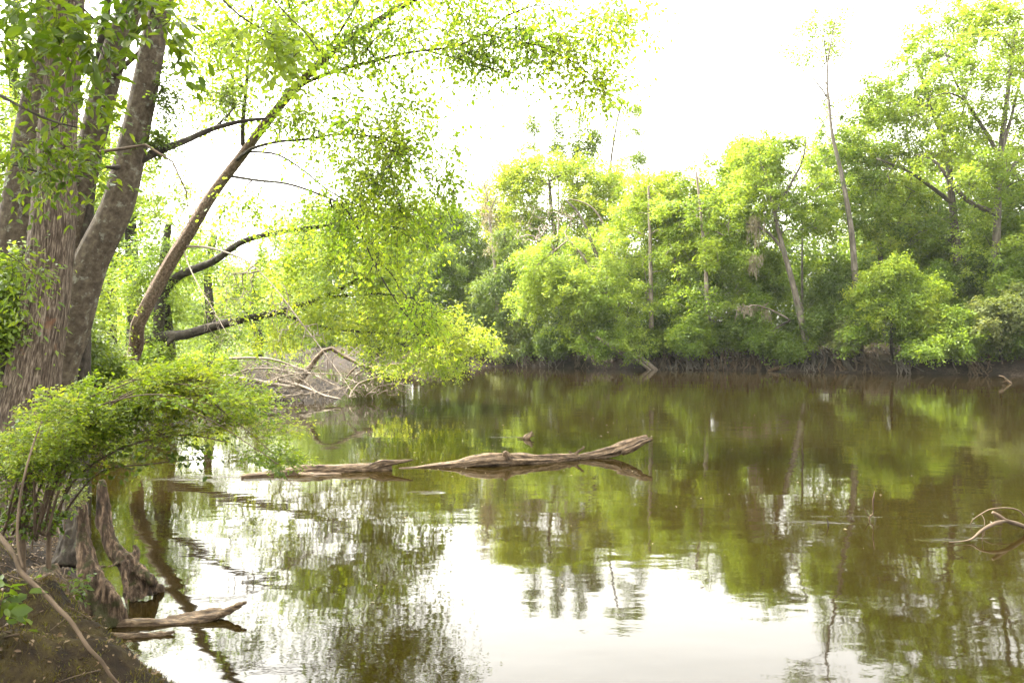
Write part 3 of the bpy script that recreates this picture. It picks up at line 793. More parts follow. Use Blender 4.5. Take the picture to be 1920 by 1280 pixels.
for (src, px, d, sc, lab) in [
    (s2, 1600, 60, .85, 'pale green second row tree seen right of the tall pale trunk'),
    (s1, 1680, 57, .95, 'mid green second row tree behind the large bright bush'),
    (s3, 1830, 54, 1.05, 'dark second row tree right of the thick grey trunk'),
    (s1, 1930, 52, 1.15, 'mid green second row tree at the right edge'),
    (s3, 1450, 57, 1.0, 'dark second row tree behind the tree with the leaning trunk'),
    (s2, 1320, 58, .9, 'pale green second row tree behind the low rounded green tree'),
    (s3, 1240, 57, .95, 'dark second row tree behind the pale bare trunk'),
    (s1, 1170, 62, 1.1, 'mid green second row tree below the tufted pine'),
    (s3, 1100, 60, 1.05, 'dark second row tree behind the feathery tree'),
    (s1, 980, 60, 1.0, 'mid green second row tree behind the draped dead trunk'),
    (s3, 910, 60, .95, 'dark second row tree behind the draped dead trunk'),
    (s2, 850, 62, 1.0, 'pale green second row tree left of the draped dead trunk'),
    (s1, 780, 62, 1.05, 'mid green second row tree behind the hanging boughs, right one'),
    (s3, 710, 64, 1.0, 'dark second row tree behind the hanging boughs, left one'),
    (s2, 620, 72, 1.1, 'pale green tree on the far bank inside the bend'),
    (s2, 1700, 50, 1.1, 'pale green second row tree filling the gap left of the thick grey trunk'),
    (s1, 1850, 49, 1.15, 'mid green second row tree between the two big right hand trunks'),
    (s2, 1895, 47, 1.0, 'pale green second row tree low behind the huge pale green tree'),
    (s3, 1960, 46, 1.1, 'dark second row tree cut by the right edge of the photo'),
    (s1, 1760, 56, 1.2, 'tall mid green second row tree behind the rounded fresh green bush'),
    (s2, 1640, 52, 1.05, 'pale green second row tree left of the large bright bush'),
    (s1, 540, 84, 1.2, 'mid green tree furthest round the bend')]:
    copy_tree(src, on_ground(px, d) + [0, 0, 0], rs.uniform(0, 6.28), sc, lab)
# ------------------------------------------------------------------ left bank, middle distance
LG = 'trees on the left bank'
# leafy bough tree that overhangs the river (20 to 25 m away)
tree('water_elm_tree', 'yellow green tree hanging far out over the water left of centre, dense small leaves',
     np.concatenate([[np.array([-10.6, 21.5, gz(-10.6, 21.5) - .2])], PL([(262, 655, 21.5), (300, 632, 21.3), (345, 628, 21), (400, 612, 21), (450, 600, 21), (520, 585, 21), (600, 560, 21.3), (680, 520, 21.8)])]), .20, .05,
     [PB(520, 480, 20.5, 60, 80, 1.3), PB(590, 450, 21, 75, 75, 1.5), PB(660, 470, 21.5, 85, 80, 1.6), PB(740, 500, 22, 80, 75, 1.6), PB(570, 560, 20.5, 75, 60, 1.4), PB(660, 590, 21, 85, 60, 1.5),
      PB(750, 590, 22, 85, 50, 1.6), PB(840, 610, 22.5, 75, 38, 1.4), PB(890, 640, 22.5, 50, 28, 1.1), PB(760, 655, 22, 85, 32, 1.3), PB(520, 630, 20.5, 55, 35, 1.1), PB(830, 680, 22.5, 60, 18, .9), PB(600, 400, 22, 60, 40, 1.3), PB(460, 540, 20.5, 40, 60, 1.0), PB(715, 420, 22, 60, 40, 1.3)],
     900, 'leaf_yellow', 'bark_dark', limbs=[
         (PL([(300, 560, 21.5), (330, 520, 21.5), (400, 490, 21.3), (450, 455, 21.2), (500, 440, 21.2), (560, 430, 21.2), (640, 420, 21.4)]), .14, .04),
         (PL([(330, 628, 21), (300, 660, 21), (285, 690, 21.2)]), .08, .04),
         (PL([(520, 585, 21), (590, 610, 21.3), (660, 620, 21.8), (740, 625, 22), (820, 630, 22.4)]), .06, .02),
         (PL([(600, 560, 21.3), (700, 550, 22), (780, 560, 22.3)]), .05, .02)],
     seed=101, k=4, m=11, size=.085, L=.42, gap=-.25, gs=.8, droop=.55, flat=.4, rtip=.005, minfrac=0.1, group=LG, sides=4, step=.35, jitter=.14, aspect=.6)
# bare limb lying low over the water with leafy twigs
tree('leaning_limb', 'bare brown limb reaching out low over the water under the hanging boughs',
     PL([(560, 720, 25), (610, 655, 25), (645, 668, 25), (690, 688, 24.6), (735, 684, 24.3), (780, 680, 24), (835, 670, 23.6)]), .09, .025,
     [PB(800, 672, 23.6, 50, 14, .8), PB(740, 690, 24, 40, 12, .6)], 50, 'leaf_yellow', 'driftwood', limbs=[(PL([(685, 688, 24.6), (720, 665, 24.6), (760, 655, 24.6), (790, 652, 24.5)]), .03, .012), (PL([(672, 685, 24.6), (650, 705, 24.5), (640, 730, 24.4)]), .04, .02)],
     seed=102, k=3, m=9, size=.085, L=.35, rtip=.006, gap=-2, cat='tree limb', wood='limb')
# low leafy trees and shrubs on the left bank, seen between and behind the big trunks
def left_tree(px, d, top, bot, w, leaf, label, seed, n=150, size=.10, **kw):
    b = on_ground(px, d)
    tr = np.concatenate([[b], PL([(px + 4, bot, d), (px - 5, (top + bot) / 2, d), (px + 6, top + 20, d)])])
    rm = w / F * d
    bl = [PB(px, top + (bot - top) * .3, d, w * .8, (bot - top) * .32, rm), PB(px - w * .5, top + (bot - top) * .55, d, w * .6, (bot - top) * .25, rm * .8), PB(px + w * .5, top + (bot - top) * .6, d, w * .6, (bot - top) * .25, rm * .8),
          PB(px, top + (bot - top) * .85, d, w * .8, (bot - top) * .2, rm)]
    a = dict(seed=seed, gap=-.1, gs=.7, size=size, L=size * 4.5, k=4, m=10, droop=.3, flat=.4, rtip=size * .05, group=LG, minfrac=.1, twigs=False)
    a.update(kw)
    return tree('hardwood_tree', label, tr, .012 * d, .004 * d, bl, n, leaf, 'bark_dark', **a)
left_tree(250, 30, 210, 600, 130, 'leaf_light', 'light green tree showing between the two leaning trunks', 111, 420, .14)
left_tree(60, 24, 180, 640, 120, 'leaf_light', 'light green tree behind the two trunks at the left edge', 112, 420, .12)
left_tree(395, 38, 420, 640, 90, 'leaf_light', 'light green tree beyond the narrow leaning trunk', 113, 260, .16)
left_tree(150, 17, 420, 700, 80, 'leaf_yellow', 'yellow green sapling between the shaggy trunk and the leaning grey trunk', 114, 260, .085)
left_tree(310, 22, 400, 650, 75, 'leaf_light', 'leafy sapling under the narrow leaning trunk', 115, 240, .09)
left_tree(-20, 16, 150, 640, 80, 'leaf_mid', 'green tree cut by the left edge of the photo', 116, 260, .10)
left_tree(30, 36, -60, 300, 200, 'leaf_mid', 'tall tree whose crown fills the sky behind the shaggy trunk', 117, 420, .15)
left_tree(480, 60, 470, 650, 90, 'leaf_light', 'pale tree standing far back at the bend of the river', 118, 200, .2)
left_tree(200, 45, 150, 500, 90, 'leaf_light', 'tall pale green tree far behind the leaning grey trunk', 119, 300, .16)
# bushes on the left bank behind the trunks
for q, (px, d, top, bot, w, leaf, lab) in enumerate([
    (180, 17.5, 620, 715, 60, 'leaf_mid', 'leafy shrub at the foot of the leaning grey trunk'),
    (290, 21, 645, 712, 55, 'leaf_light', 'leafy shrub at the foot of the narrow leaning trunk'),
    (385, 25.5, 655, 705, 45, 'leaf_yellow', 'small bright shrub left of the heap of dead branches'),
    (10, 8, 480, 720, 60, 'leaf_mid', 'green shrub left of the shaggy trunk at the photo edge'),
    (100, 14, 560, 700, 80, 'leaf_deep', 'dark shrub behind the shaggy trunk')]):
    left_tree(px, d, top, bot, w, leaf, lab, 130 + q, 200, .045 + .0022 * d, group='shrubs on the left bank', cat='shrub')

# heap of dead branches at the point
rng = np.random.default_rng(7)
tips = []
BG = 'dead branches heaped at the point'
labs = ['thick bare log lowest in the heap of dead branches', 'pale log slanting down into the water from the heap', 'long pale branch across the top of the heap', 'grey branch arching at the left of the heap',
        'crooked branch standing out of the water at the right of the heap', 'forked pale branch at the tip of the heap', 'slim branch crossing the middle of the heap', 'brown branch lying along the waterline of the heap',
        'broken branch leaning left in the heap', 'smallest arched branch right of the heap']
heap = [([(420, 705, 24.5), (470, 712, 24.2), (520, 722, 24), (575, 728, 24)], .14, .08), ([(520, 712, 24.5), (560, 722, 24), (610, 742, 23.3), (640, 748, 23)], .10, .05),
        ([(430, 672, 25), (500, 672, 25), (560, 690, 24.8), (640, 728, 24)], .07, .03), ([(400, 740, 23), (440, 700, 24), (500, 690, 24.4), (560, 700, 24.5)], .06, .03),
        ([(650, 735, 24.5), (665, 705, 24.6), (690, 690, 24.6), (720, 690, 24.6)], .05, .02), ([(655, 745, 23.5), (668, 722, 24), (700, 708, 24.3), (735, 704, 24.4)], .06, .02),
        ([(470, 735, 23.8), (530, 705, 24.3), (600, 700, 24.6), (660, 705, 24.8)], .05, .02), ([(480, 748, 23.3), (540, 742, 23.6), (600, 736, 24), (660, 722, 24.5)], .06, .03),
        ([(600, 742, 23.6), (570, 715, 24.2), (520, 690, 24.8), (480, 668, 25)], .06, .02), ([(690, 738, 24), (715, 722, 24.2), (750, 720, 24.2), (775, 728, 24.1)], .03, .012)]
for q, (pts, r0, r1) in enumerate(heap):
    w3 = PL(pts); cen = w3.mean(0)
    tree('dead_branch', labs[q], w3, r0 * .6, r1 * .6, [(cen - np.array([0, 0, .12]), np.array([1.5, .7, .30]))], 120 if q < 9 else 30, seed=140 + q, bark='twig_pale', bare=1.1, rtip=.010, power=.36, gap=-3, arch=.12, jit=.16, step=.18, minfrac=0,
         group=BG, cat='dead branch', wood='branch', down=0)
# low shelf of mud and roots under the heap is part of the ground

# ------------------------------------------------------------------ the big trunks at the left
def trunk_mesh(name, mat, path, rad, parent, origin, sides=56, ring=.05, flute=0.0, rough=.03, flare=None, seed=0):
    mb = MB()
    n = int(np.linalg.norm(np.diff(path, axis=0), axis=1).sum() / ring)
    X = resample(path, n)
    s = np.linspace(0, 1, n)
    R = np.interp(s, np.linspace(0, 1, len(rad)), rad)
    tot = ring * n
    def disp(a, l):
        k = np.exp(-np.maximum(l, 0) / .9)
        v = 1 + flute * k * (np.cos(a * 5 + 1.3) * .5 + np.cos(a * 3 + .4) * .4 + .25 * np.cos(a * 9))
        v += flute * .12 * np.cos(a * 7 + .5 * np.sin(l))
        q = np.stack([np.cos(a) * 3, np.sin(a) * 3, l * 1.2], -1)
        v += rough * fbm(q, 3, seed) + rough * .7 * fbm(q * np.array([4, 4, 1.5]), 3, seed + 3)
        return v
    tube(mb, X, R, sides, disp)
    return mb.build(name, mat, parent, origin, smooth=True)

def big_tree(name, label, path, rad, bark, cat='tree', blobs=(), nclump=0, leaf='leaf_mid', limbs=(), seed=1, flute=0, rough=.03, sides=56, k=3, m=9, size=.06, L=.3, droop=.35, limb_bark=None, gap=-.25,
             rtip=.003, gs=1.2, fold=True, arch=.1, jit=.06, step=.12, aspect=.6, spread=.8, flat=.6, bare=0, minfrac=.3, group=None, down=.6, ring=.05, twigs=True, surf=.5, power=.5, tstep=.12):
    path = np.asarray(path, float); o = path[0]
    rng = np.random.default_rng(seed)
    root = empty(name, o, label, cat, group)
    trunk_mesh('trunk', M[bark], path, rad, root, o, sides, ring, flute, rough, seed=seed)
    sk = Skel(rng)
    tr = resample(path, max(6, int(len(path) * 6)))
    rr = np.interp(np.linspace(0, 1, len(tr)), np.linspace(0, 1, len(rad)), rad)
    sk.path(tr, .02, .02, .3)
    nt = len(sk.P)
    for (pts, a, b) in limbs: sk.path(pts, a, b, tstep)
    if nclump:
        C = blob_points(rng, blobs, nclump, surf, gap, gs, seed)
        if name == 'river_birch_tree':          # the stout lower stem stays bare
            low = resample(path, 60)[:40]
            C = C[np.linalg.norm(C[:, None, [0, 2]] - low[None][:, :, [0, 2]], axis=2).min(1) > .55]
        T = sk.grow(C, step, arch, jit, minfrac, down)
        keep = rng.uniform(0, 1, len(C)) >= bare
        tm = MB()
        cm = MB()
        if keep.any():
            sprays(cm, rng, C[keep], T[keep], k, L, m, size, droop, spread, flat, fold, aspect, .09, tm if twigs else None, rtip * .7)
            cm.build('crown', M[leaf], root, o)
    else: tm = MB()
    for q in range(nt): sk.fix[q] = .008        # the drawn trunk is its own mesh; this core stays inside it
    if nclump or limbs:
        sk.mesh(tm, rtip, power, 5, 9)
        tm.build('branches', M[limb_bark or bark], root, o, smooth=True)
    return root

TG = 'large trunks at the left'
V3 = lambda *a: np.array(a, float)
HIGH = [[(V3(-4.5, 6.0, 11.5), V3(4.2, 4.5, 2.6)), (V3(-3.2, 2.5, 10.5), V3(3.6, 3.2, 2.2)), (V3(-7.5, 4.5, 10), V3(3, 4, 2.5))],
        [(V3(-9.0, 8.5, 10.5), V3(3.2, 3, 2.8)), (V3(-11, 4, 9), V3(3, 4, 3))]]
gb = lambda x, y: np.array([x, y, gz(x, y) - .25])
p0 = P(55, 800, 8.0); b0 = gb(p0[0], 8.0)
big_tree('bald_cypress_tree', 'big shaggy trunk at the left with peeling pale bark and a flared reddish foot',
         np.concatenate([[b0], PL([(48, 800, 8.0), (62, 700, 8.0), (84, 560, 8.0), (98, 420, 8.0), (108, 250, 8.0), (122, 80, 8.0), (130, -60, 8.0), (138, -260, 8.0)])]),
         [.50, .31, .245, .215, .195, .165, .155, .14, .12], 'bark_cypress', seed=201, flute=.15, rough=.05, sides=72, group=TG,
         blobs=HIGH[0], nclump=330, leaf='leaf_mid', size=.20, L=.8, k=4, m=12, fold=False, rtip=.008, step=.5, gap=-2, twigs=False, minfrac=.75)
p0 = P(130, 720, 9.5)
big_tree('tupelo_tree', 'stout mottled grey trunk leaning right beside the shaggy trunk',
         np.concatenate([[gb(p0[0] - .1, 9.5)], PL([(108, 720, 9.5), (134, 620, 9.5), (168, 500, 9.5), (222, 380, 9.5), (256, 240, 9.5), (282, 110, 9.5), (306, -20, 9.5), (330, -200, 9.5)])]),
         [.25, .22, .20, .19, .17, .152, .14, .13, .115], 'bark_grey',
         limbs=[(PL([(262, 300, 9.5), (300, 282, 9.7), (345, 265, 9.9), (395, 243, 10.1), (450, 228, 10.3), (500, 222, 10.5)]), .055, .02), (PL([(240, 310, 9.4), (210, 315, 9.3), (190, 312, 9.2)]), .035, .02),
                (PL([(395, 243, 10.1), (420, 225, 10.2), (440, 200, 10.2)]), .02, .01)],
         blobs=[PB(345, 215, 10, 55, 60, .7), PB(420, 200, 10.2, 45, 40, .5), PB(330, 160, 9.9, 40, 60, .5), PB(300, 270, 9.7, 25, 20, .4)], nclump=170, leaf='leaf_deep', seed=202, rough=.045, group=TG,
         size=.045, L=.22, limb_bark='bark_dark')
# slim dark trunk between them, forked
big_tree('slim_tree', 'slim dark crooked trunk standing between the shaggy and the mottled trunks',
         np.concatenate([[gb(P(150, 0, 10.0)[0], 10.0)], PL([(152, 640, 10.0), (156, 540, 10.0), (163, 420, 10.0), (172, 310, 10.0), (172, 230, 10.0), (184, 160, 10.0), (188, 90, 10.0), (200, 20, 10.0), (212, -80, 10.0)])]),
         [.13, .12, .115, .11, .105, .065, .055, .05, .045, .04], 'bark_dark', seed=203, sides=24, rough=.05, group=TG)
# two grey trunks behind
big_tree('grey_tree', 'grey trunk standing behind the shaggy trunk near the left edge',
         np.concatenate([[gb(P(10, 0, 9.5)[0], 9.5)], PL([(14, 560, 9.5), (28, 420, 9.5), (48, 300, 9.5), (70, 180, 9.5), (92, 60, 9.5), (110, -80, 9.5)])]), [.24, .22, .20, .18, .165, .15, .12], 'bark_grey', seed=204, rough=.04, group=TG,
         blobs=HIGH[1], nclump=220, leaf='leaf_mid', size=.20, L=.8, k=4, m=12, fold=False, rtip=.008, step=.5, gap=-2, twigs=False, minfrac=.7)
big_tree('grey_tree', 'grey trunk leaning right near the top left, behind the slim dark trunk',
         np.concatenate([[gb(P(110, 0, 10)[0], 10)], PL([(120, 560, 10), (140, 430, 10), (165, 300, 10), (196, 170, 10), (218, 90, 10), (245, 20, 10), (280, -80, 10)])]), [.17, .17, .16, .15, .15, .15, .14, .10], 'bark_grey', seed=205, rough=.04, group=TG,
         limbs=[(PL([(190, 160, 10), (225, 130, 9.8), (255, 105, 9.7), (272, 85, 9.6)]), .05, .02)])

# river birch: leaning scaly trunk, long limbs, hanging curtains of leaves
birch = np.concatenate([[gb(P(205, 0, 19.0)[0], 12.5)], PL([(222, 690, 18.84), (262, 600, 18.68), (312, 505, 18.51), (352, 440, 18.35), (398, 365, 18.19), (455, 290, 18.03), (498, 232, 17.87), (545, 175, 17.54), (600, 118, 17.22), (662, 68, 16.89), (740, 20, 16.57), (850, -40, 16.08), (950, -90, 15.76)])])
big_tree('river_birch_tree', 'leaning scaly brown trunk arching over the river with hanging leafy branches',
         birch, [.29, .245, .205, .185, .17, .155, .145, .13, .11, .09, .075, .06, .05, .035], 'bark_flaky', seed=210, sides=36, rough=.07, ring=.05, step=.22, tstep=.2, twigs=True,
         limbs=[(PL([(540, 178, 17.54), (580, 152, 17.22), (640, 130, 16.89), (700, 115, 16.57), (760, 100, 16.25), (812, 93, 15.92), (850, 88, 15.76), (905, 65, 15.6), (950, 30, 15.44)]), 0.0455, 0.013),
                (PL([(800, 96, 15.92), (850, 108, 15.76), (910, 125, 15.44), (970, 138, 15.27), (1030, 140, 15.11)]), 0.0169, 0.0078),
                (PL([(905, 65, 15.6), (960, 75, 15.27), (1020, 90, 14.95), (1080, 120, 14.79), (1130, 160, 14.63)]), 0.0182, 0.0078),
                (PL([(950, 30, 15.44), (1010, 10, 15.11), (1080, 20, 14.95), (1150, 60, 14.79)]), 0.0182, 0.0078),
                (PL([(440, 305, 18.03), (470, 280, 17.7), (520, 266, 17.38), (570, 262, 17.06), (630, 252, 16.73), (690, 255, 16.41), (750, 270, 16.08)]), 0.0416, 0.013),
                (PL([(430, 330, 18.19), (480, 338, 17.7), (540, 345, 17.22), (600, 365, 16.89), (640, 385, 16.57), (672, 430, 16.41), (700, 490, 16.25), (730, 545, 16.08), (765, 595, 15.92), (800, 630, 15.92)]), 0.0338, 0.0104),
                (PL([(470, 285, 17.87), (520, 290, 17.54), (570, 320, 17.22), (620, 360, 16.89), (700, 400, 16.57), (760, 440, 16.41)]), 0.0286, 0.0091),
                (PL([(455, 270, 18.03), (456, 220, 18.03), (462, 160, 18.03), (466, 90, 18.03), (474, 20, 18.03)]), 0.0546, 0.0286),
                (PL([(690, 255, 16.41), (760, 300, 16.08), (820, 360, 15.92), (850, 420, 15.76)]), 0.0156, 0.0065),
                (PL([(600, 118, 17.22), (650, 40, 16.89), (690, -30, 16.57)]), 0.039, 0.013),
                (PL([(472, 90, 18.03), (530, 30, 17.38), (600, -10, 16.89), (680, -40, 16.57)]), 0.0195, 0.0104)],
         blobs=[PB(400, 60, 17.22, 100, 88, 1.68, 7200), PB(530, 70, 16.89, 123, 99, 1.89, 9900), PB(680, 60, 16.25, 123, 88, 1.89, 8800), PB(820, 50, 15.76, 123, 66, 1.89, 6600), PB(960, 60, 15.27, 123, 66, 1.68, 6600), PB(1060, 90, 14.95, 100, 60, 1.47, 4950), PB(1120, 150, 14.79, 56, 49, 1.05, 2250),
                PB(880, 100, 15.44, 100, 33, 1.05, 2700), PB(560, 210, 17.22, 100, 60, 1.47, 4950), PB(660, 230, 16.57, 89, 66, 1.47, 4800), PB(740, 270, 16.25, 84, 71, 1.26, 4875), PB(690, 330, 16.57, 123, 66, 1.68, 6600), PB(640, 400, 16.89, 89, 55, 1.47, 4000), PB(760, 400, 16.25, 84, 77, 1.26, 5250),
                PB(740, 490, 16.25, 61, 77, 1.05, 3850), PB(790, 580, 15.92, 50, 55, 0.84, 2250), PB(830, 330, 15.92, 50, 66, 1.05, 2700), PB(780, 190, 16.08, 67, 55, 1.05, 3000), PB(560, -60, 16.57, 336, 66, 2.52, 18000), PB(850, -80, 15.6, 280, 66, 2.1, 15000), PB(460, 380, 17.54, 78, 44, 1.05, 2800), PB(1160, 30, 14.79, 67, 55, 1.26, 3000),
                PB(850, 240, 15.76, 39, 27, 0.84, 875), PB(420, 170, 17.87, 67, 55, 1.05, 3000)],
         nclump=2000, leaf='leaf_birch', size=.088, L=.7, m=7, k=3, gap=-.5, gs=1.3, surf=.7, spread=1.0, limb_bark='bark_dark', rtip=.0055, aspect=.62, droop=.7, flat=.9, group=TG)
# dead drooping branch from the birch
DG = 'bare drooping branches by the birch'
tree('dead_branch', 'long bare drooping branch curving down from the leaning scaly trunk to the water',
     PL([(350, 462, 18.33), (385, 463, 18.0), (430, 475, 17.53), (475, 498, 16.96), (520, 545, 16.12), (560, 598, 15.37), (600, 650, 14.63), (640, 705, 13.87), (668, 745, 13.27)]), .028, .005,
     [PB(560, 640, 14.74, 50, 70, 0.73), PB(600, 680, 14.3, 45, 50, 0.63), PB(520, 580, 15.74, 35, 50, 0.63), PB(450, 540, 16.66, 40, 50, 0.63)], 130, bark='twig_pale', bare=1.1, seed=220, rtip=.011, power=.30, gap=-3, arch=-.1, jit=.09, step=.12, minfrac=0, group=DG, cat='dead branch', wood='branch', down=-.5)
tree('dead_branch', 'bare drooping branch with a thicket of twigs left of the long one',
     PL([(345, 470, 18.4), (355, 500, 17.91), (375, 540, 17.31), (400, 580, 16.71), (425, 625, 16.05)]), .02, .005,
     [PB(410, 590, 16.6, 45, 55, 0.73), PB(430, 640, 15.88, 35, 60, 0.63)], 110, bark='twig_pale', bare=1.1, seed=221, rtip=.011, power=.30, gap=-3, arch=-.1, jit=.1, step=.12, minfrac=0, group=DG, cat='dead branch', wood='branch', down=-.5)
tree('dead_branch', 'bare twigs hanging from a bent branch in front of the mottled grey trunk',
     PL([(188, 285, 8.9), (215, 285, 8.8), (240, 274, 8.7), (275, 272, 8.6), (300, 285, 8.6), (325, 305, 8.6), (345, 335, 8.6), (350, 375, 8.6), (356, 420, 8.6)]), .022, .005,
     [PB(325, 400, 8.6, 25, 60, .2), PB(345, 360, 8.6, 20, 40, .2), PB(370, 350, 8.6, 15, 30, .15)], 40, bark='twig_brown', bare=1.1, seed=222, rtip=.0014, power=.4, gap=-3, arch=-.05, jit=.05, step=.1, minfrac=0, group=DG, cat='dead branch', wood='branch', down=-.8)
# ------------------------------------------------------------------ roots, snags and driftwood on the far bank
def onbank(px, py, d): return P(px, py, d)
RG = 'exposed roots along the far bank'
rr = random.Random(31)
root_spots = [(965, 690, 47.2, 'roots spilling over the left end of the visible far bank'), (1010, 688, 46.6, 'tangled roots below the dark bush at the water'), (1060, 686, 46, 'low roots under the feathery tree'),
              (1120, 688, 45.4, 'roots beside the upper end of the fallen poles'), (1255, 688, 43.9, 'roots right of the foot of the fallen poles'), (1310, 690, 43.3, 'roots beneath the light green layered bush'),
              (1370, 690, 42.9, 'roots below the maple with the slender trunk'), (1440, 691, 42.2, 'roots under the hanging grey moss'), (1530, 693, 41.4, 'spreading roots at the foot of the leaning trunk'),
              (1600, 694, 40.8, 'roots at the foot of the tall pale trunk'), (1660, 696, 40.2, 'matted roots left of the rounded fresh green bush'), (1740, 698, 39.5, 'dark roots under the rounded fresh green bush'), (1850, 702, 38.3, 'roots at the right edge of the bank')]
for q, (px, py, d, lab) in enumerate(root_spots):
    mb = MB(); o = P(px, py, d); o[2] = .0
    for t in range(34):
        x = o[0] + rr.uniform(-1.2, 1.2); y0 = d + rr.uniform(.5, 1.4)
        h = rr.uniform(.5, 1.25)
        a = np.array([x, y0 + .3, h]); sp = rr.uniform(-.7, .7)
        e = np.array([x + sp, d - rr.uniform(.0, .5) + .1, rr.uniform(-.1, .12)])
        mid = (a + e) / 2 + np.array([rr.uniform(-.2, .2), -rr.uniform(.1, .4), rr.uniform(-.1, .25)])
        X = resample([a, mid, e], 9); X += np.random.default_rng(q * 40 + t).normal(size=X.shape) * .03
        tube(mb, X, np.linspace(rr.uniform(.03, .09), .02, 9), 5)
    ob = mb.build('exposed_roots', M['driftwood'] if q % 3 == 0 else M['twig_brown'] if q % 3 == 1 else M['bark_far'], None, o, smooth=True); ob.location = tuple(o)
    tag(ob, lab, 'roots', RG)

def snag(name, label, parts, bark, cat='driftwood', group=None, sides=10, rough=.12, seed=0):
    mb = MB(); o = None
    for (pts, rad) in parts:
        pts = np.asarray(pts, float)
        if o is None: o = pts[0].copy()
        n = max(6, int(np.linalg.norm(np.diff(pts, axis=0), axis=1).sum() / max(min(rad) * 1.2, .02)))
        n = min(n, 140)
        X = resample(pts, n); R = np.interp(np.linspace(0, 1, n), np.linspace(0, 1, len(rad)), rad)
        def disp(a, l):
            q = np.stack([np.cos(a) * 1.6, np.sin(a) * 1.6, l * 2.2 / max(max(rad) * 12, .3)], -1)
            q2 = np.stack([np.cos(a) * 6, np.sin(a) * 6, l * 2], -1)
            return 1 + rough * fbm(q, 3, seed) + rough * .8 * fbm(q2, 2, seed + 9)
        tube(mb, X, R, sides, disp, cap=True)
    ob = mb.build(name, M[bark], None, o, smooth=True); ob.location = tuple(o)
    return tag(ob, label, cat, group)

snag('fallen_pole', 'longer of the two pale poles slanting down into the water at the far bank',
     [(PL([(1118, 632, 42.0), (1150, 652, 42.6), (1190, 672, 43.2), (1220, 695, 43.5)]), [.07, .08, .09, .10]), (PL([(1150, 652, 42.6), (1170, 668, 42.9), (1196, 680, 43.3)]), [.04, .03])], 'twig_pale', group='poles fallen into the water')
snag('fallen_pole', 'shorter thicker pale pole crossing behind the foot of the longer one',
     [(PL([(1188, 662, 43), (1208, 676, 43.3), (1230, 695, 43.5)]), [.09, .12, .13])], 'twig_pale', group='poles fallen into the water')
snag('broken_stump', 'dark pointed broken stump on the far bank left of the large bright yellow green bush',
     [(PL([(1594, 694, 40.6), (1582, 672, 40.7), (1572, 650, 40.8), (1565, 626, 40.9)]), [.22, .14, .10, .03])], 'bark_dark', cat='stump')
snag('floating_stick', 'small curved pale snag sticking out of the water near the far bank at right',
     [(PL([(1896, 718, 32), (1889, 713, 32), (1881, 706, 32), (1873, 704, 32)]), [.05, .045, .03, .015]), (PL([(1889, 713, 32), (1880, 716, 32)]), [.02, .01])], 'driftwood')
snag('driftwood', 'pale root wad lying at the waterline of the far bank', [(PL([(1440, 695, 41.6), (1460, 689, 41.8), (1480, 684, 42)]), [.05, .11, .05]), (PL([(1462, 690, 41.7), (1485, 690, 41.6), (1500, 694, 41.4)]), [.06, .03])], 'driftwood')
snag('fallen_branch', 'thin dark branch lying along the foot of the far bank right of centre',
     [(PL([(1310, 690, 43.2), (1350, 680, 43.4), (1400, 668, 43.6)]), [.06, .05, .03]), (PL([(1330, 686, 43.2), (1345, 672, 43.3)]), [.03, .01])], 'bark_dark')
# mossy dead limb with hanging moss
tree('dead_tree', 'small bare dead tree with whitish twisted limbs reaching left from the leaning trunk',
     PL([(1462, 690, 42.4), (1440, 650, 42), (1422, 612, 41.5), (1408, 580, 41.2), (1395, 572, 41)]), .10, .03, [PB(1395, 590, 41, 38, 20, .8), PB(1430, 575, 41, 26, 12, .6)], 34, bark='twig_pale', bare=1.1, seed=230, gap=-3, rtip=.022, power=.4, jit=.12,
     limbs=[(PL([(1482, 600, 41.4), (1455, 585, 41.2), (1435, 577, 41.1), (1412, 572, 41), (1390, 582, 41)]), .05, .03), (PL([(1455, 640, 41.6), (1448, 610, 41.4), (1440, 590, 41.2)]), .05, .02)], group='dead trees on the far bank')
def hanging_moss(label, px, py, d, n, ln, seed, spread=.35):
    rng = np.random.default_rng(seed); mb = MB(); o = P(px, py, d)
    C = o + rng.normal(size=(n, 3)) * np.array([spread, .15, .10])
    for c in C:
        Ls = ln * rng.uniform(.4, 1.1); m = 26
        t = rng.uniform(0, 1, m)
        X = c + np.stack([rng.normal(size=m) * .05 * (1 - t * .6), rng.normal(size=m) * .05, -t * Ls], -1)
        dd = rng.normal(size=(m, 3)) * .25; dd[:, 2] -= 1
        leaves(mb, X, dd, rng.normal(size=(m, 3)), np.full(m, .22), np.full(m, .035))
    ob = mb.build('hanging_moss', M['spanish'], None, o); ob.location = tuple(o)
    tag(ob, label, 'hanging moss', 'grey moss hanging from limbs')
hanging_moss('longest tuft of pale grey moss hanging from the bare dead limb', 1417, 574, 41, 12, 1.0, 1, .12)
hanging_moss('wispy pale moss hanging from the left end of the bare dead limb', 1400, 574, 41, 10, .7, 2, .12)
hanging_moss('pale moss draped on the limb high left of the leaning trunk', 1418, 405, 41, 22, 1.5, 3, .13)
hanging_moss('grey moss hanging below the high draped limb', 1412, 478, 41, 12, 1.2, 4, .16)
hanging_moss('small tuft of pale moss right of the longest tuft', 1438, 580, 41, 7, .45, 5, .1)

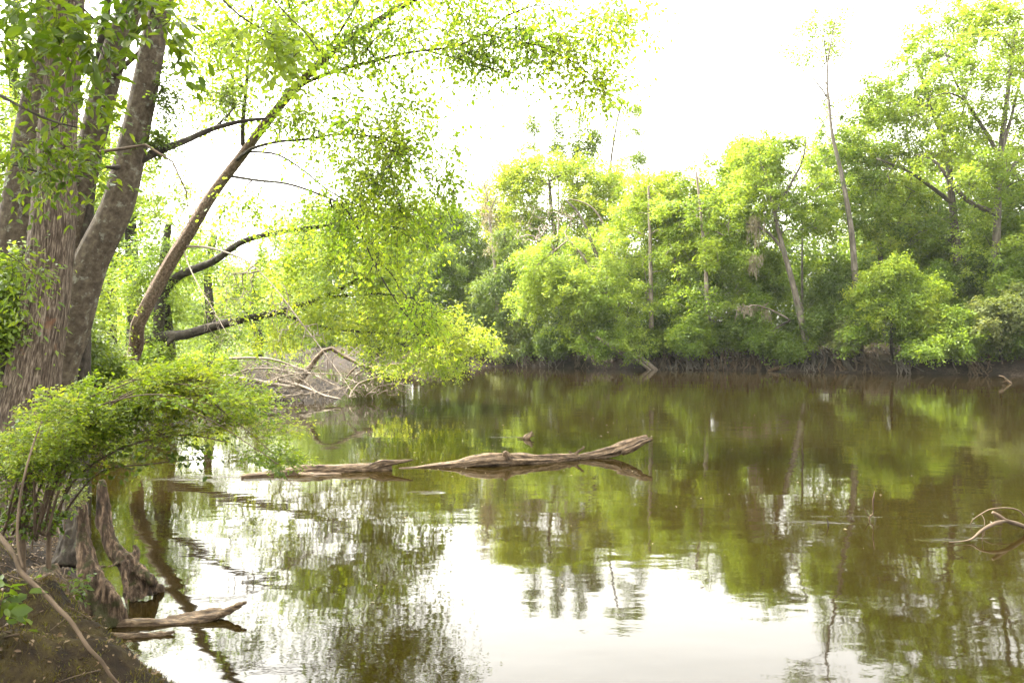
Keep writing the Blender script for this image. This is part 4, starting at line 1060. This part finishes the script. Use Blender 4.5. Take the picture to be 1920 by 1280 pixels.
# ------------------------------------------------------------------ drift logs in the river
LGp = 'weathered drift logs in midstream'
snag('floating_log', 'main length of the weathered midstream log, with a knot on top',
     [(PL([(748, 883, 12.1), (800, 878, 12.2), (860, 872, 12.25), (920, 864, 12.3), (960, 862, 12.45), (1010, 862, 12.6), (1060, 858, 12.8), (1084, 856, 12.95)]), [.045, .05, .07, .095, .108, .095, .078, .05]),
      (PL([(952, 860, 12.35), (948, 850, 12.32), (946, 846, 12.3)]), [.06, .05, .02]), (PL([(1074, 856, 12.9), (1080, 850, 12.9), (1096, 838, 12.9)]), [.03, .02, .01]), (PL([(1076, 855, 12.9), (1070, 848, 12.9), (1066, 846, 12.9)]), [.02, .006])],
     'driftwood', 'log', LGp, 40, .34, 3)
snag('floating_log', 'right end of the midstream log, lifting out of the water and splitting into two points',
     [(PL([(1082, 859, 13.0), (1115, 853, 13.05), (1150, 845, 13.1), (1180, 832, 13.1), (1200, 824, 13.1), (1214, 818, 13.1)]), [.045, .06, .075, .085, .06, .03]),
      (PL([(1165, 848, 13.0), (1188, 838, 13.0), (1205, 828, 13.0), (1223, 822, 13.0)]), [.05, .055, .04, .022])], 'driftwood', 'log', LGp, 36, .36, 5)
snag('floating_log', 'left length of the midstream log, half sunk, with a dark splintered end',
     [(PL([(452, 895, 11.3), (520, 889, 11.5), (580, 884, 11.7), (650, 882, 11.8), (700, 879, 11.9), (735, 875, 11.95)]), [.035, .06, .08, .07, .08, .05]),
      (PL([(690, 880, 11.85), (715, 870, 11.9), (745, 866, 11.9), (775, 862, 11.9)]), [.05, .06, .03, .006]), (PL([(560, 892, 11.5), (600, 892, 11.55), (640, 890, 11.6)]), [.05, .05, .02])], 'driftwood', 'log', LGp, 36, .34, 7)
snag('driftwood', 'small knobbly piece of driftwood poking up beyond the midstream log',
     [(PL([(984, 823, 15.4), (990, 818, 15.4), (995, 813, 15.4), (997, 808, 15.4)]), [.05, .06, .04, .012]), (PL([(990, 818, 15.4), (1002, 816, 15.4)]), [.02, .008]), (PL([(970, 820, 15.45), (985, 821, 15.4)]), [.008, .02]), (PL([(992, 817, 15.4), (1001, 811, 15.4)]), [.015, .006])], 'driftwood', sides=12, rough=.3, seed=3)
d_ = 2.05 * F
snag('snag_twig', 'upright forked twig standing in the river at right, pale at its tip',
     [([P(1631, 983, d_ / 352), P(1631, 968, d_ / 352), P(1637, 962, d_ / 352), P(1637, 940, d_ / 352), P(1640, 920, d_ / 352)], [.010, .009, .007, .010, .003]), ([P(1631, 968, d_ / 352), P(1625, 962, d_ / 352), P(1621, 953, d_ / 352)], [.006, .003])], 'driftwood', 'twig', sides=6)
snag('snag_twig', 'short curved dark twig poking out of the ripples left of the forked twig',
     [([P(1553, 990, d_ / 364), P(1553, 982, d_ / 364), P(1551, 974, d_ / 364), P(1549, 970, d_ / 364)], [.014, .011, .006, .003])], 'bark_dark', 'twig', sides=6)
snag('snag_twig', 'tiny dark stub between the curved twig and the forked twig',
     [([P(1596, 977, d_ / 352), P(1595, 972, d_ / 352), P(1597, 967, d_ / 352)], [.009, .007, .004]), ([P(1595, 972, d_ / 352), P(1601, 970, d_ / 352)], [.004, .003])], 'bark_dark', 'twig', sides=6)
snag('fallen_branch', 'pale forked dead branch at the right edge with a dark twig arching over it',
     [(PL([(1975, 1015, 8.3), (1920, 987, 8.2), (1888, 976, 8.1), (1872, 966, 8.1), (1861, 960, 8.1)]), [.030, .026, .023, .021, .014]),
      (PL([(1886, 976, 8.1), (1865, 981, 8.0), (1840, 995, 7.9), (1822, 1010, 7.85), (1800, 1015, 7.8), (1780, 1016, 7.78)]), [.018, .019, .016, .010, .006, .003]),
      (PL([(1843, 996, 7.9), (1842, 1006, 7.88), (1841, 1022, 7.86)]), [.006, .005, .004]),
      (PL([(1985, 1000, 8.6), (1930, 975, 8.5), (1912, 958, 8.5), (1890, 952, 8.5), (1858, 954, 8.5), (1840, 963, 8.5), (1824, 974, 8.5), (1819, 984, 8.5)]), [.012, .011, .010, .008, .007, .006, .005, .003]),
      (PL([(1840, 964, 8.5), (1846, 975, 8.45), (1845, 988, 8.4)]), [.005, .004, .003])], 'twig_brown', 'branch', None, 10, .15, 9)

# ------------------------------------------------------------------ cypress knees and log at the left
def solid(name, parts, mat, label, cat, group, voxel=.010, amp=.017, seed=0, stretch=(17, 17, 3.0)):
    mb = MB()
    for (pts, rad) in parts:
        pts = np.asarray(pts, float); n = 26
        tube(mb, resample(pts, n), np.interp(np.linspace(0, 1, n), np.linspace(0, 1, len(rad)), rad), 14, None, cap=True)
    o = np.asarray(parts[0][0][0], float)
    tmp = mb.build(name, mat, None, (0, 0, 0))
    md = tmp.modifiers.new('remesh', 'REMESH'); md.mode = 'VOXEL'; md.voxel_size = voxel
    dg = bpy.context.evaluated_depsgraph_get()
    me = bpy.data.meshes.new_from_object(tmp.evaluated_get(dg))
    old = tmp.data; tmp.modifiers.clear(); tmp.data = me; bpy.data.meshes.remove(old)
    n = len(me.vertices)
    V = np.empty(n * 3, np.float32); me.vertices.foreach_get('co', V); V = V.reshape(-1, 3).astype(float)
    NN = np.empty(n * 3, np.float32); me.vertices.foreach_get('normal', NN); NN = NN.reshape(-1, 3)
    h = fbm(V * np.array(stretch), 4, seed) * amp + fbm(V * 40, 2, seed + 4) * amp * .25
    V = V + NN * h[:, None]
    at = me.attributes.new("bark", 'FLOAT_VECTOR', 'POINT'); at.data.foreach_set("vector", (V[:, [1, 2, 0]] if cat == "log" else V).astype(np.float32).ravel())
    me.vertices.foreach_set('co', (V - o).astype(np.float32).ravel())
    me.polygons.foreach_set('use_smooth', np.ones(len(me.polygons), bool))
    me.update()
    if not me.materials: me.materials.append(mat)
    tmp.location = tuple(o)
    return tag(tmp, label, cat, group)
KG = 'cypress knees at the water edge'
k1 = [(PL([(154, 912, 5.85), (155, 960, 5.8), (157, 1030, 5.75), (154, 1100, 5.65), (150, 1180, 5.5)]), [.022, .036, .05, .055, .04])]
for (ex, ey, r_, d2) in [(166, 1184, .03, 5.52), (182, 1180, .026, 5.5), (197, 1178, .028, 5.55), (213, 1176, .026, 5.58), (226, 1172, .034, 5.62), (238, 1165, .03, 5.7)]:
    k1.append((PL([(156, 965, 5.8), (160, 1030, 5.75), (166 + (ex - 168) * .3, 1080, 5.68), (ex * .75 + 42, 1130, 5.62), (ex, ey, d2)]), [.018, .030, .030, .025, r_ * .75]))
k1.append((PL([(160, 990, 5.9), (172, 1040, 5.9), (188, 1090, 5.85), (204, 1140, 5.8), (214, 1165, 5.8)]), [.02, .03, .04, .035, .03]))
solid('cypress_knee', k1, M['knee'], 'left cypress knee, tall fluted column splaying into ribbed roots at the water', 'cypress knee', KG, seed=61)
k2 = [(PL([(193, 900, 6.3), (195, 940, 6.3), (198, 985, 6.28), (212, 1025, 6.25), (232, 1050, 6.22), (245, 1075, 6.2)]), [.018, .038, .052, .055, .065, .065])]
for (ex, ey, r_, d2) in [(252, 1128, .03, 6.12), (268, 1124, .028, 6.15), (282, 1118, .028, 6.2), (294, 1113, .026, 6.3), (302, 1108, .026, 6.4)]:
    k2.append((PL([(236, 1040, 6.22), (248, 1062, 6.22), (250 * .4 + ex * .6, 1088, 6.2), (ex, ey, d2)]), [.045, .05, .036, r_ * .8]))
k2.append((PL([(236, 1050, 6.15), (234, 1085, 6.08), (236, 1120, 6.0), (241, 1158, 5.9)]), [.04, .024, .018, .014]))
k2.append((PL([(248, 1060, 6.25), (256, 1038, 6.28), (252, 1020, 6.3)]), [.05, .036, .015]))
k2.append((PL([(226, 1050, 6.2), (210, 1060, 6.1), (190, 1062, 6.0)]), [.03, .015, .012]))
solid('cypress_knee', k2, M['knee'], 'right cypress knee, pointed top bending down to a splayed foot in the water', 'cypress knee', KG, seed=62)
k3 = [(PL([(95, 1062, 5.3), (92, 1100, 5.2), (80, 1150, 5.1)]), [.06, .09, .12]), (PL([(98, 1070, 5.3), (112, 1110, 5.2), (130, 1150, 5.15)]), [.05, .06, .05]), (PL([(95, 1070, 5.3), (100, 1120, 5.15), (102, 1160, 5.1)]), [.05, .06, .05])]
solid('cypress_knee', k3, M['knee'], 'low stubby cypress knee sunk in the bank left of the other two', 'cypress knee', KG, seed=63)
k4 = [(PL([(140, 860, 6.6), (142, 920, 6.5), (138, 990, 6.4), (128, 1060, 6.3)]), [.06, .075, .09, .12]), (PL([(150, 900, 6.5), (152, 960, 6.4), (150, 1040, 6.3)]), [.04, .06, .07])]
solid('cypress_knee', k4, M['bark_dark'], 'dark upright cypress knee in the shade behind the left knee', 'cypress knee', KG, seed=64)
lg = [(PL([(120, 1178, 5.6), (200, 1172, 5.62), (270, 1168, 5.65), (330, 1168, 5.68), (390, 1158, 5.72), (430, 1143, 5.76), (462, 1128, 5.8)]), [.035, .04, .034, .045, .052, .030, .004]),
      (PL([(310, 1160, 5.72), (370, 1155, 5.75), (415, 1147, 5.78)]), [.025, .035, .02]), (PL([(360, 1172, 5.68), (368, 1180, 5.66), (380, 1170, 5.7)]), [.02, .015, .02])]
solid('floating_log', lg, M['driftwood'], 'pointed grey log lying in the shallows below the cypress knees', 'log', 'logs in the shallows', seed=65, voxel=.011, amp=.018, stretch=(3, 18, 24))
lg = [(PL([(130, 1192, 5.35), (200, 1194, 5.38), (270, 1192, 5.42), (330, 1184, 5.45)]), [.04, .035, .03, .01])]
solid('floating_log', lg, M['driftwood'], 'second half sunk log close in front of the pointed grey log', 'log', 'logs in the shallows', seed=66, voxel=.011, amp=.018, stretch=(3, 18, 24))

# ------------------------------------------------------------------ near bank: moss, litter, roots, seedlings
rng = np.random.default_rng(77)
def near_points(n, x0, x1, y0, y1):
    X = rng.uniform(x0, x1, n); Y = rng.uniform(y0, y1, n); Z = ground_z(X, Y)
    k = Z > .03
    return np.stack([X, Y, Z], -1)[k]
Pm = near_points(90000, -4.6, -1.3, 2.9, 6.6)
k = fbm(Pm * 2.6, 3, 8) > -.15; Pm = Pm[k]
d = rng.normal(size=Pm.shape) * .6; d[:, 2] = np.abs(d[:, 2]) + .5
mb = MB(); leaves(mb, Pm, d, rng.normal(size=Pm.shape), rng.uniform(.010, .038, len(Pm)), rng.uniform(.002, .006, len(Pm)))
ob = mb.build('moss_tufts', M['moss_blade']); ob['kind'] = 'stuff'
Pm = np.concatenate([near_points(16000, -6, -1.3, 2.9, 8), near_points(9000, -16, -4, 8, 24)])
Pm[:, 2] += .012
d = rng.normal(size=Pm.shape); d[:, 2] *= .25; n_ = rng.normal(size=Pm.shape) * .4; n_[:, 2] += 1
mb = MB(); l_ = rng.uniform(.014, .036, len(Pm)) * (1 + (Pm[:, 1] > 8) * 2.0); leaves(mb, Pm, d, n_, l_, l_ * .45, True)
ob = mb.build('fallen_leaves', M['litter']); ob['kind'] = 'stuff'
# green undergrowth on the left bank behind the trunks, and along the top of the far bank
def undergrowth(name, n, x0, x1, y0, y1, size, h, leaf, seed, dmin=.8):
    r_ = np.random.default_rng(seed)
    X = r_.uniform(x0, x1, n); Y = r_.uniform(y0, y1, n); s_ = river_sd(X, Y); k_ = (s_ > dmin) & (fbm(np.stack([X, Y, X * 0], -1) * .5, 2, seed) > -.3)
    X, Y = X[k_], Y[k_]; Z = ground_z(X, Y) + r_.uniform(0, 1, len(X)) ** 1.5 * h
    C = np.stack([X, Y, Z], -1); T = unit(r_.normal(size=C.shape) * .6 + np.array([0, 0, .8]))
    mb = MB(); sprays(mb, r_, C, T, 3, size * 4, 8, size, .2, .9, .6, aspect=.5)
    ob = mb.build(name, M[leaf]); ob['kind'] = 'stuff'
undergrowth('undergrowth', 2600, -26, -4.2, 8.5, 34, .07, .7, 'leaf_mid', 301, .5)
undergrowth('far_bank_undergrowth', 2200, -16, 40, 38, 60, .15, 1.2, 'leaf_mid', 302, 1.3)

def surf_path(pts, off=.01):
    """picture columns and depths laid on the ground"""
    return np.array([[(px - 960) / F * d, d, gz((px - 960) / F * d, d) + off] for (px, d) in pts])
snag('root', 'long smooth vine root running down over the mossy hump to the lower edge',
     [(PL([(-30, 965, 3.75), (0, 1005, 3.65), (26, 1040, 3.58), (40, 1072, 3.55), (78, 1108, 3.5), (112, 1143, 3.45), (136, 1168, 3.42), (165, 1212, 3.42), (190, 1238, 3.43), (207, 1265, 3.45), (235, 1295, 3.5)]), [.010, .009, .011, .009, .011, .009, .010, .008, .008, .007, .006])], 'twig_brown', 'root', sides=10, rough=.08)
snag('vine', 'thin pale vine stem rising from the long root past the left cypress knees',
     [(PL([(42, 1064, 3.56), (33, 1020, 3.6), (34, 960, 3.65), (44, 900, 3.7), (60, 840, 3.8), (78, 790, 3.95)]), [.006, .006, .005, .005, .004, .003])], 'twig_brown', 'vine', sides=8, rough=.06)

# the bright shrub that fans out over the water
SH = []; SB = []
rs2 = random.Random(12)
for (ex, ey, mx_, my, w_) in [(520, 858, 350, 735, 1.2), (500, 800, 330, 720, 1.1), (470, 755, 300, 722, 1.1), (430, 725, 280, 722, 1), (360, 705, 230, 722, 1), (290, 712, 180, 740, .9), (440, 800, 290, 760, .8), (400, 760, 240, 745, 1),
                              (340, 745, 200, 750, 1), (240, 725, 140, 765, .8), (150, 745, 90, 800, .6), (330, 810, 210, 790, .8), (60, 770, 35, 840, .5), (20, 810, 10, 870, .4), (110, 780, 60, 850, .6), (400, 730, 260, 745, .9), (480, 770, 360, 745, 1)]:
    d0, d1 = rs2.uniform(4.8, 5.2), rs2.uniform(4.0, 4.9)
    sx_ = rs2.uniform(0, 90)
    pts = [(sx_, rs2.uniform(985, 1015), d0), (sx_ + (mx_ - sx_) * .22, 1000 + (my - 1000) * .5, d0 * .97), (sx_ + (mx_ - sx_) * .6, 1000 + (my - 1000) * .86, d0 * .6 + d1 * .4), (mx_, my, d0 * .35 + d1 * .65), ((mx_ + ex) / 2, (my + ey) / 2 - 12, d1), (ex, ey, d1)]
    SH.append((PL(pts), .009, .002))
    X = resample(PL(pts), 20)
    for q in range(7, 20):
        SB.append((X[q] + np.array([0, rs2.uniform(-.15, .15), rs2.uniform(-.02, .03)]), np.array([.15, .20, .035]) * (1 + .1 * rs2.random()), w_ * (.4 + .6 * q / 20)))
DENS[:] = [1, 1, 1]
tree('riverside_shrub', 'bright yellow green shrub fanning out over the water in the left foreground',
     np.concatenate([[np.array([P(40, 0, 5.0)[0], 5.0, gz(P(40, 0, 5.0)[0], 5.0) - .05])], PL([(42, 1000, 4.98), (50, 960, 4.95)])]), .03, .02,
     SB, 1900, 'leaf_shrub', 'twig_brown', limbs=SH, seed=310, k=2, m=10, size=.024, L=.15, gap=-.3, gs=4, droop=.12, flat=.3, spread=.5, rtip=.0012, power=.40, fold=True, aspect=.45, minfrac=.3, arch=.03, jit=.05, step=.06, twigs=True,
     twig_r=.0008, tstep=.06, cat='shrub', down=.0, wood='stems', crown='foliage', jitter=.04, tbias=(.75, -.25, .12))
tree('riverside_shrub', 'tangle of bare brown stems and few leaves under the bright shrub',
     np.concatenate([[np.array([P(90, 0, 5.3)[0], 5.3, gz(P(90, 0, 5.3)[0], 5.3) - .05])], PL([(92, 1000, 5.2), (96, 950, 5.1)])]), .02, .015,
     [PB(200, 850, 4.9, 130, 40, .5), PB(330, 830, 4.8, 100, 30, .4), PB(80, 900, 5, 70, 70, .4), PB(30, 850, 4.8, 50, 60, .3)], 520, 'leaf_near', 'twig_brown',
     limbs=[(PL([(92, 1000, 5.2), (140, 900, 5.0), (230, 840, 4.8), (340, 815, 4.7), (430, 830, 4.6)]), .010, .003), (PL([(80, 1000, 5.2), (60, 900, 4.9), (40, 820, 4.8)]), .012, .004), (PL([(100, 1000, 5.2), (130, 900, 5.1), (170, 820, 5)]), .012, .004),
            (PL([(95, 1000, 5.2), (180, 890, 5), (280, 870, 4.9), (380, 860, 4.8)]), .009, .003)],
     seed=311, bare=.72, k=2, m=6, size=.035, L=.13, gap=-2, droop=.2, flat=.4, rtip=.0012, power=.42, fold=True, minfrac=.3, arch=.03, jit=.09, step=.08, tstep=.08, cat='shrub', down=.1, wood='stems', crown='foliage', group=None)
# small plants on the bank
def plant(label, px, py, d, h, n, leaf, size, seed, spread=.12):
    b = P(px, py, d)
    tree('seedling', label, [b, b + [.01, 0, h * .5], b + [.02, .01, h]], .006, .003, [(b + [0, 0, h * .75], np.array([spread, spread, h * .35]))], n, leaf, 'twig_brown', seed=seed, k=2, m=5, size=size, L=size * 2, gap=-3, droop=.2, rtip=.0012, fold=True,
         step=.05, minfrac=.1, cat='plant', group='small plants on the near bank', wood='stem', crown='foliage', jit=.05, tstep=.04, aspect=.55)
plant('seedling with bright green leaves in front of the left cypress knee', 128, 1135, 4.9, .16, 9, 'leaf_near', .05, 321)
plant('small leafed grey green sprig against the dark knee', 120, 1010, 5.6, .45, 40, 'leaf_dull', .028, 322, .14)
plant('sprawling green sprig on the bank above the mossy hump', 60, 1030, 5.0, .25, 34, 'leaf_near', .035, 323, .2)
plant('narrow leaved sprig at the lower left corner', -5, 1175, 3.4, .16, 7, 'leaf_near', .07, 324, .05)
plant('tall green sprig at the left edge beside the shrub stems', 12, 960, 4.9, .5, 50, 'leaf_near', .04, 325, .2)

# ------------------------------------------------------------------ leafy twigs hanging into the top left of the view
NG = 'leafy branches hanging in from the upper left'
def near_branch(label, pts, r0, r1, blobs, n, seed, size=.075, leaf='leaf_near', L=.2, limbs=(), aspect=.42, droop=.55, bark='bark_dark'):
    tree('overhanging_branch', label, PL(pts), r0, r1, blobs, n, leaf, bark, seed=seed, k=2, m=7, size=size * .72, L=L, gap=-.1, gs=3, droop=droop, flat=.5, rtip=.0013, power=.42, fold=True, aspect=aspect, minfrac=0, arch=.04, jit=.05, step=.08,
         limbs=limbs, tstep=.08, cat='branch', twigs=True, twig_r=.0009, wood='branch', crown='leaves', down=0, group=NG, jitter=.06)
near_branch('leafy branch hanging across the shaggy trunk near the left edge', [(-160, 120, 3.6), (-60, 150, 3.5), (20, 190, 3.4), (90, 225, 3.4), (150, 240, 3.4)], .012, .004,
            [PB(40, 110, 3.5, 80, 70, .4), PB(110, 170, 3.4, 70, 60, .35), PB(60, 240, 3.5, 70, 60, .35), PB(20, 40, 3.5, 60, 40, .3)], 48, 401)
near_branch('lower leafy branch hanging in front of the left trunks', [(-180, 260, 3.9), (-60, 290, 3.8), (30, 310, 3.7), (100, 330, 3.7), (170, 330, 3.7)], .010, .003,
            [PB(40, 340, 3.8, 70, 60, .35), PB(120, 310, 3.7, 60, 50, .3), PB(0, 420, 3.9, 50, 50, .3), PB(60, 400, 3.8, 50, 30, .3)], 36, 402, .06)
near_branch('leafy branch drooping from the top edge above the slim dark trunk', [(60, -120, 3.4), (110, -30, 3.3), (160, 20, 3.3), (200, 60, 3.3), (235, 95, 3.3)], .010, .003,
            [PB(150, 40, 3.3, 70, 50, .3), PB(205, 90, 3.3, 45, 40, .25), PB(90, 20, 3.4, 60, 40, .3)], 34, 403, .085)
near_branch('leafy branch drooping in front of the top of the mottled trunk', [(180, -140, 3.5), (240, -50, 3.4), (280, 10, 3.4), (305, 50, 3.4)], .009, .003,
            [PB(290, 30, 3.4, 45, 40, .25), PB(310, 75, 3.4, 30, 22, .18)], 15, 404, .09)
near_branch('dark leafy branch in the sky right of the mottled trunk', [(300, -120, 4.6), (380, -40, 4.6), (450, 30, 4.6), (520, 70, 4.6), (560, 100, 4.6)], .010, .003,
            [PB(420, 20, 4.6, 80, 40, .4), PB(520, 70, 4.6, 60, 40, .35), PB(545, 110, 4.6, 35, 25, .25)], 40, 405, .07, 'leaf_mid', aspect=.6)
near_branch('twig of small leaves hanging at the far left edge', [(-120, 420, 4.2), (-40, 450, 4.1), (20, 480, 4.1), (60, 510, 4.1)], .007, .002,
            [PB(10, 500, 4.1, 45, 40, .25), PB(-10, 600, 4.2, 40, 60, .25)], 34, 406, .05)
near_branch('thin drooping twig hanging from the top edge with a few yellowish leaves', [(470, -60, 4.2), (530, 20, 4.2), (580, 70, 4.2), (625, 150, 4.2), (655, 230, 4.2), (680, 290, 4.2)], .004, .0015,
            [PB(640, 220, 4.2, 20, 40, .1), PB(600, 110, 4.2, 20, 25, .1)], 10, 407, .045, 'leaf_birch', aspect=.6, L=.1)
near_branch('tip of a fresh green twig dangling in front of the midstream log', [(300, 740, 4.1), (400, 790, 4.05), (470, 835, 4.0), (520, 870, 4.0), (556, 918, 4.0), (590, 908, 4.0)], .004, .0015,
            [PB(535, 870, 4.0, 30, 16, .1), PB(560, 880, 4.0, 15, 12, .06), PB(598, 908, 4.0, 8, 5, .04)], 14, 408, .035, 'leaf_near', aspect=.5, L=.07, droop=.2, bark='twig_brown')

# a few specks of foam, seeds and leaves drifting on the surface
rng = np.random.default_rng(99)
X = np.concatenate([rng.uniform(-3.5, 6, 130), rng.normal(-1.6, .9, 50)]); Y = np.concatenate([rng.uniform(6, 22, 130), rng.normal(12.6, .5, 50)])
Pf = np.stack([X, Y, np.full(len(X), .006)], -1); d = rng.normal(size=Pf.shape); d[:, 2] = 0
mb = MB(); l_ = rng.uniform(.015, .05, len(X)); leaves(mb, Pf, d, np.tile([0., 0, 1.], (len(X), 1)), l_, l_ * .5, True)
ob = mb.build('floating_leaves', M['spanish']); ob['kind'] = 'stuff'

# dead twigs and rootlets strewn on the near bank
rng = np.random.default_rng(123); mb = MB()
Pt = near_points(900, -5.5, -1.2, 3.0, 7.5)
for p_ in Pt[:420]:
    a_ = rng.uniform(0, 6.28); l_ = rng.uniform(.08, .4)
    q_ = p_ + l_ * np.array([math.cos(a_), math.sin(a_), 0]); q_[2] = gz(q_[0], q_[1])
    m_ = (p_ + q_) / 2 + rng.normal(size=3) * .03; m_[2] = max(gz(m_[0], m_[1]), (p_[2] + q_[2]) / 2) + .015
    tube(mb, resample([p_ + [0, 0, .004], m_, q_ + [0, 0, .004]], 7), np.linspace(rng.uniform(.002, .006), .0015, 7), 5)
ob = mb.build('twig_litter', M['twig_brown'], smooth=True); ob['kind'] = 'stuff'
# ------------------------------------------------------------------ thin scattering volume added to imitate lens bloom paling the canopy
def bloom_haze(density):
    m, nt, out = newmat('bloom_haze_volume')
    v = N(nt, "ShaderNodeVolumePrincipled")
    v.inputs["Color"].default_value = (.95, 1.0, .93, 1); v.inputs["Density"].default_value = density
    v.inputs["Anisotropy"].default_value = .3
    nt.links.new(v.outputs[0], out.inputs["Volume"])
    x0, x1, y0, y1, z0, z1 = -170, 80, -12, 260, -3.2, 32
    vs_ = [(x, y, z) for z in (z0, z1) for y in (y0, y1) for x in (x0, x1)]
    mb = MB(); mb.add(vs_, [[0, 2, 3, 1], [4, 5, 7, 6], [0, 1, 5, 4], [2, 6, 7, 3], [0, 4, 6, 2], [1, 3, 7, 5]])
    o = mb.build('bloom_haze', m); o['kind'] = 'stuff'
bloom_haze(.0002)
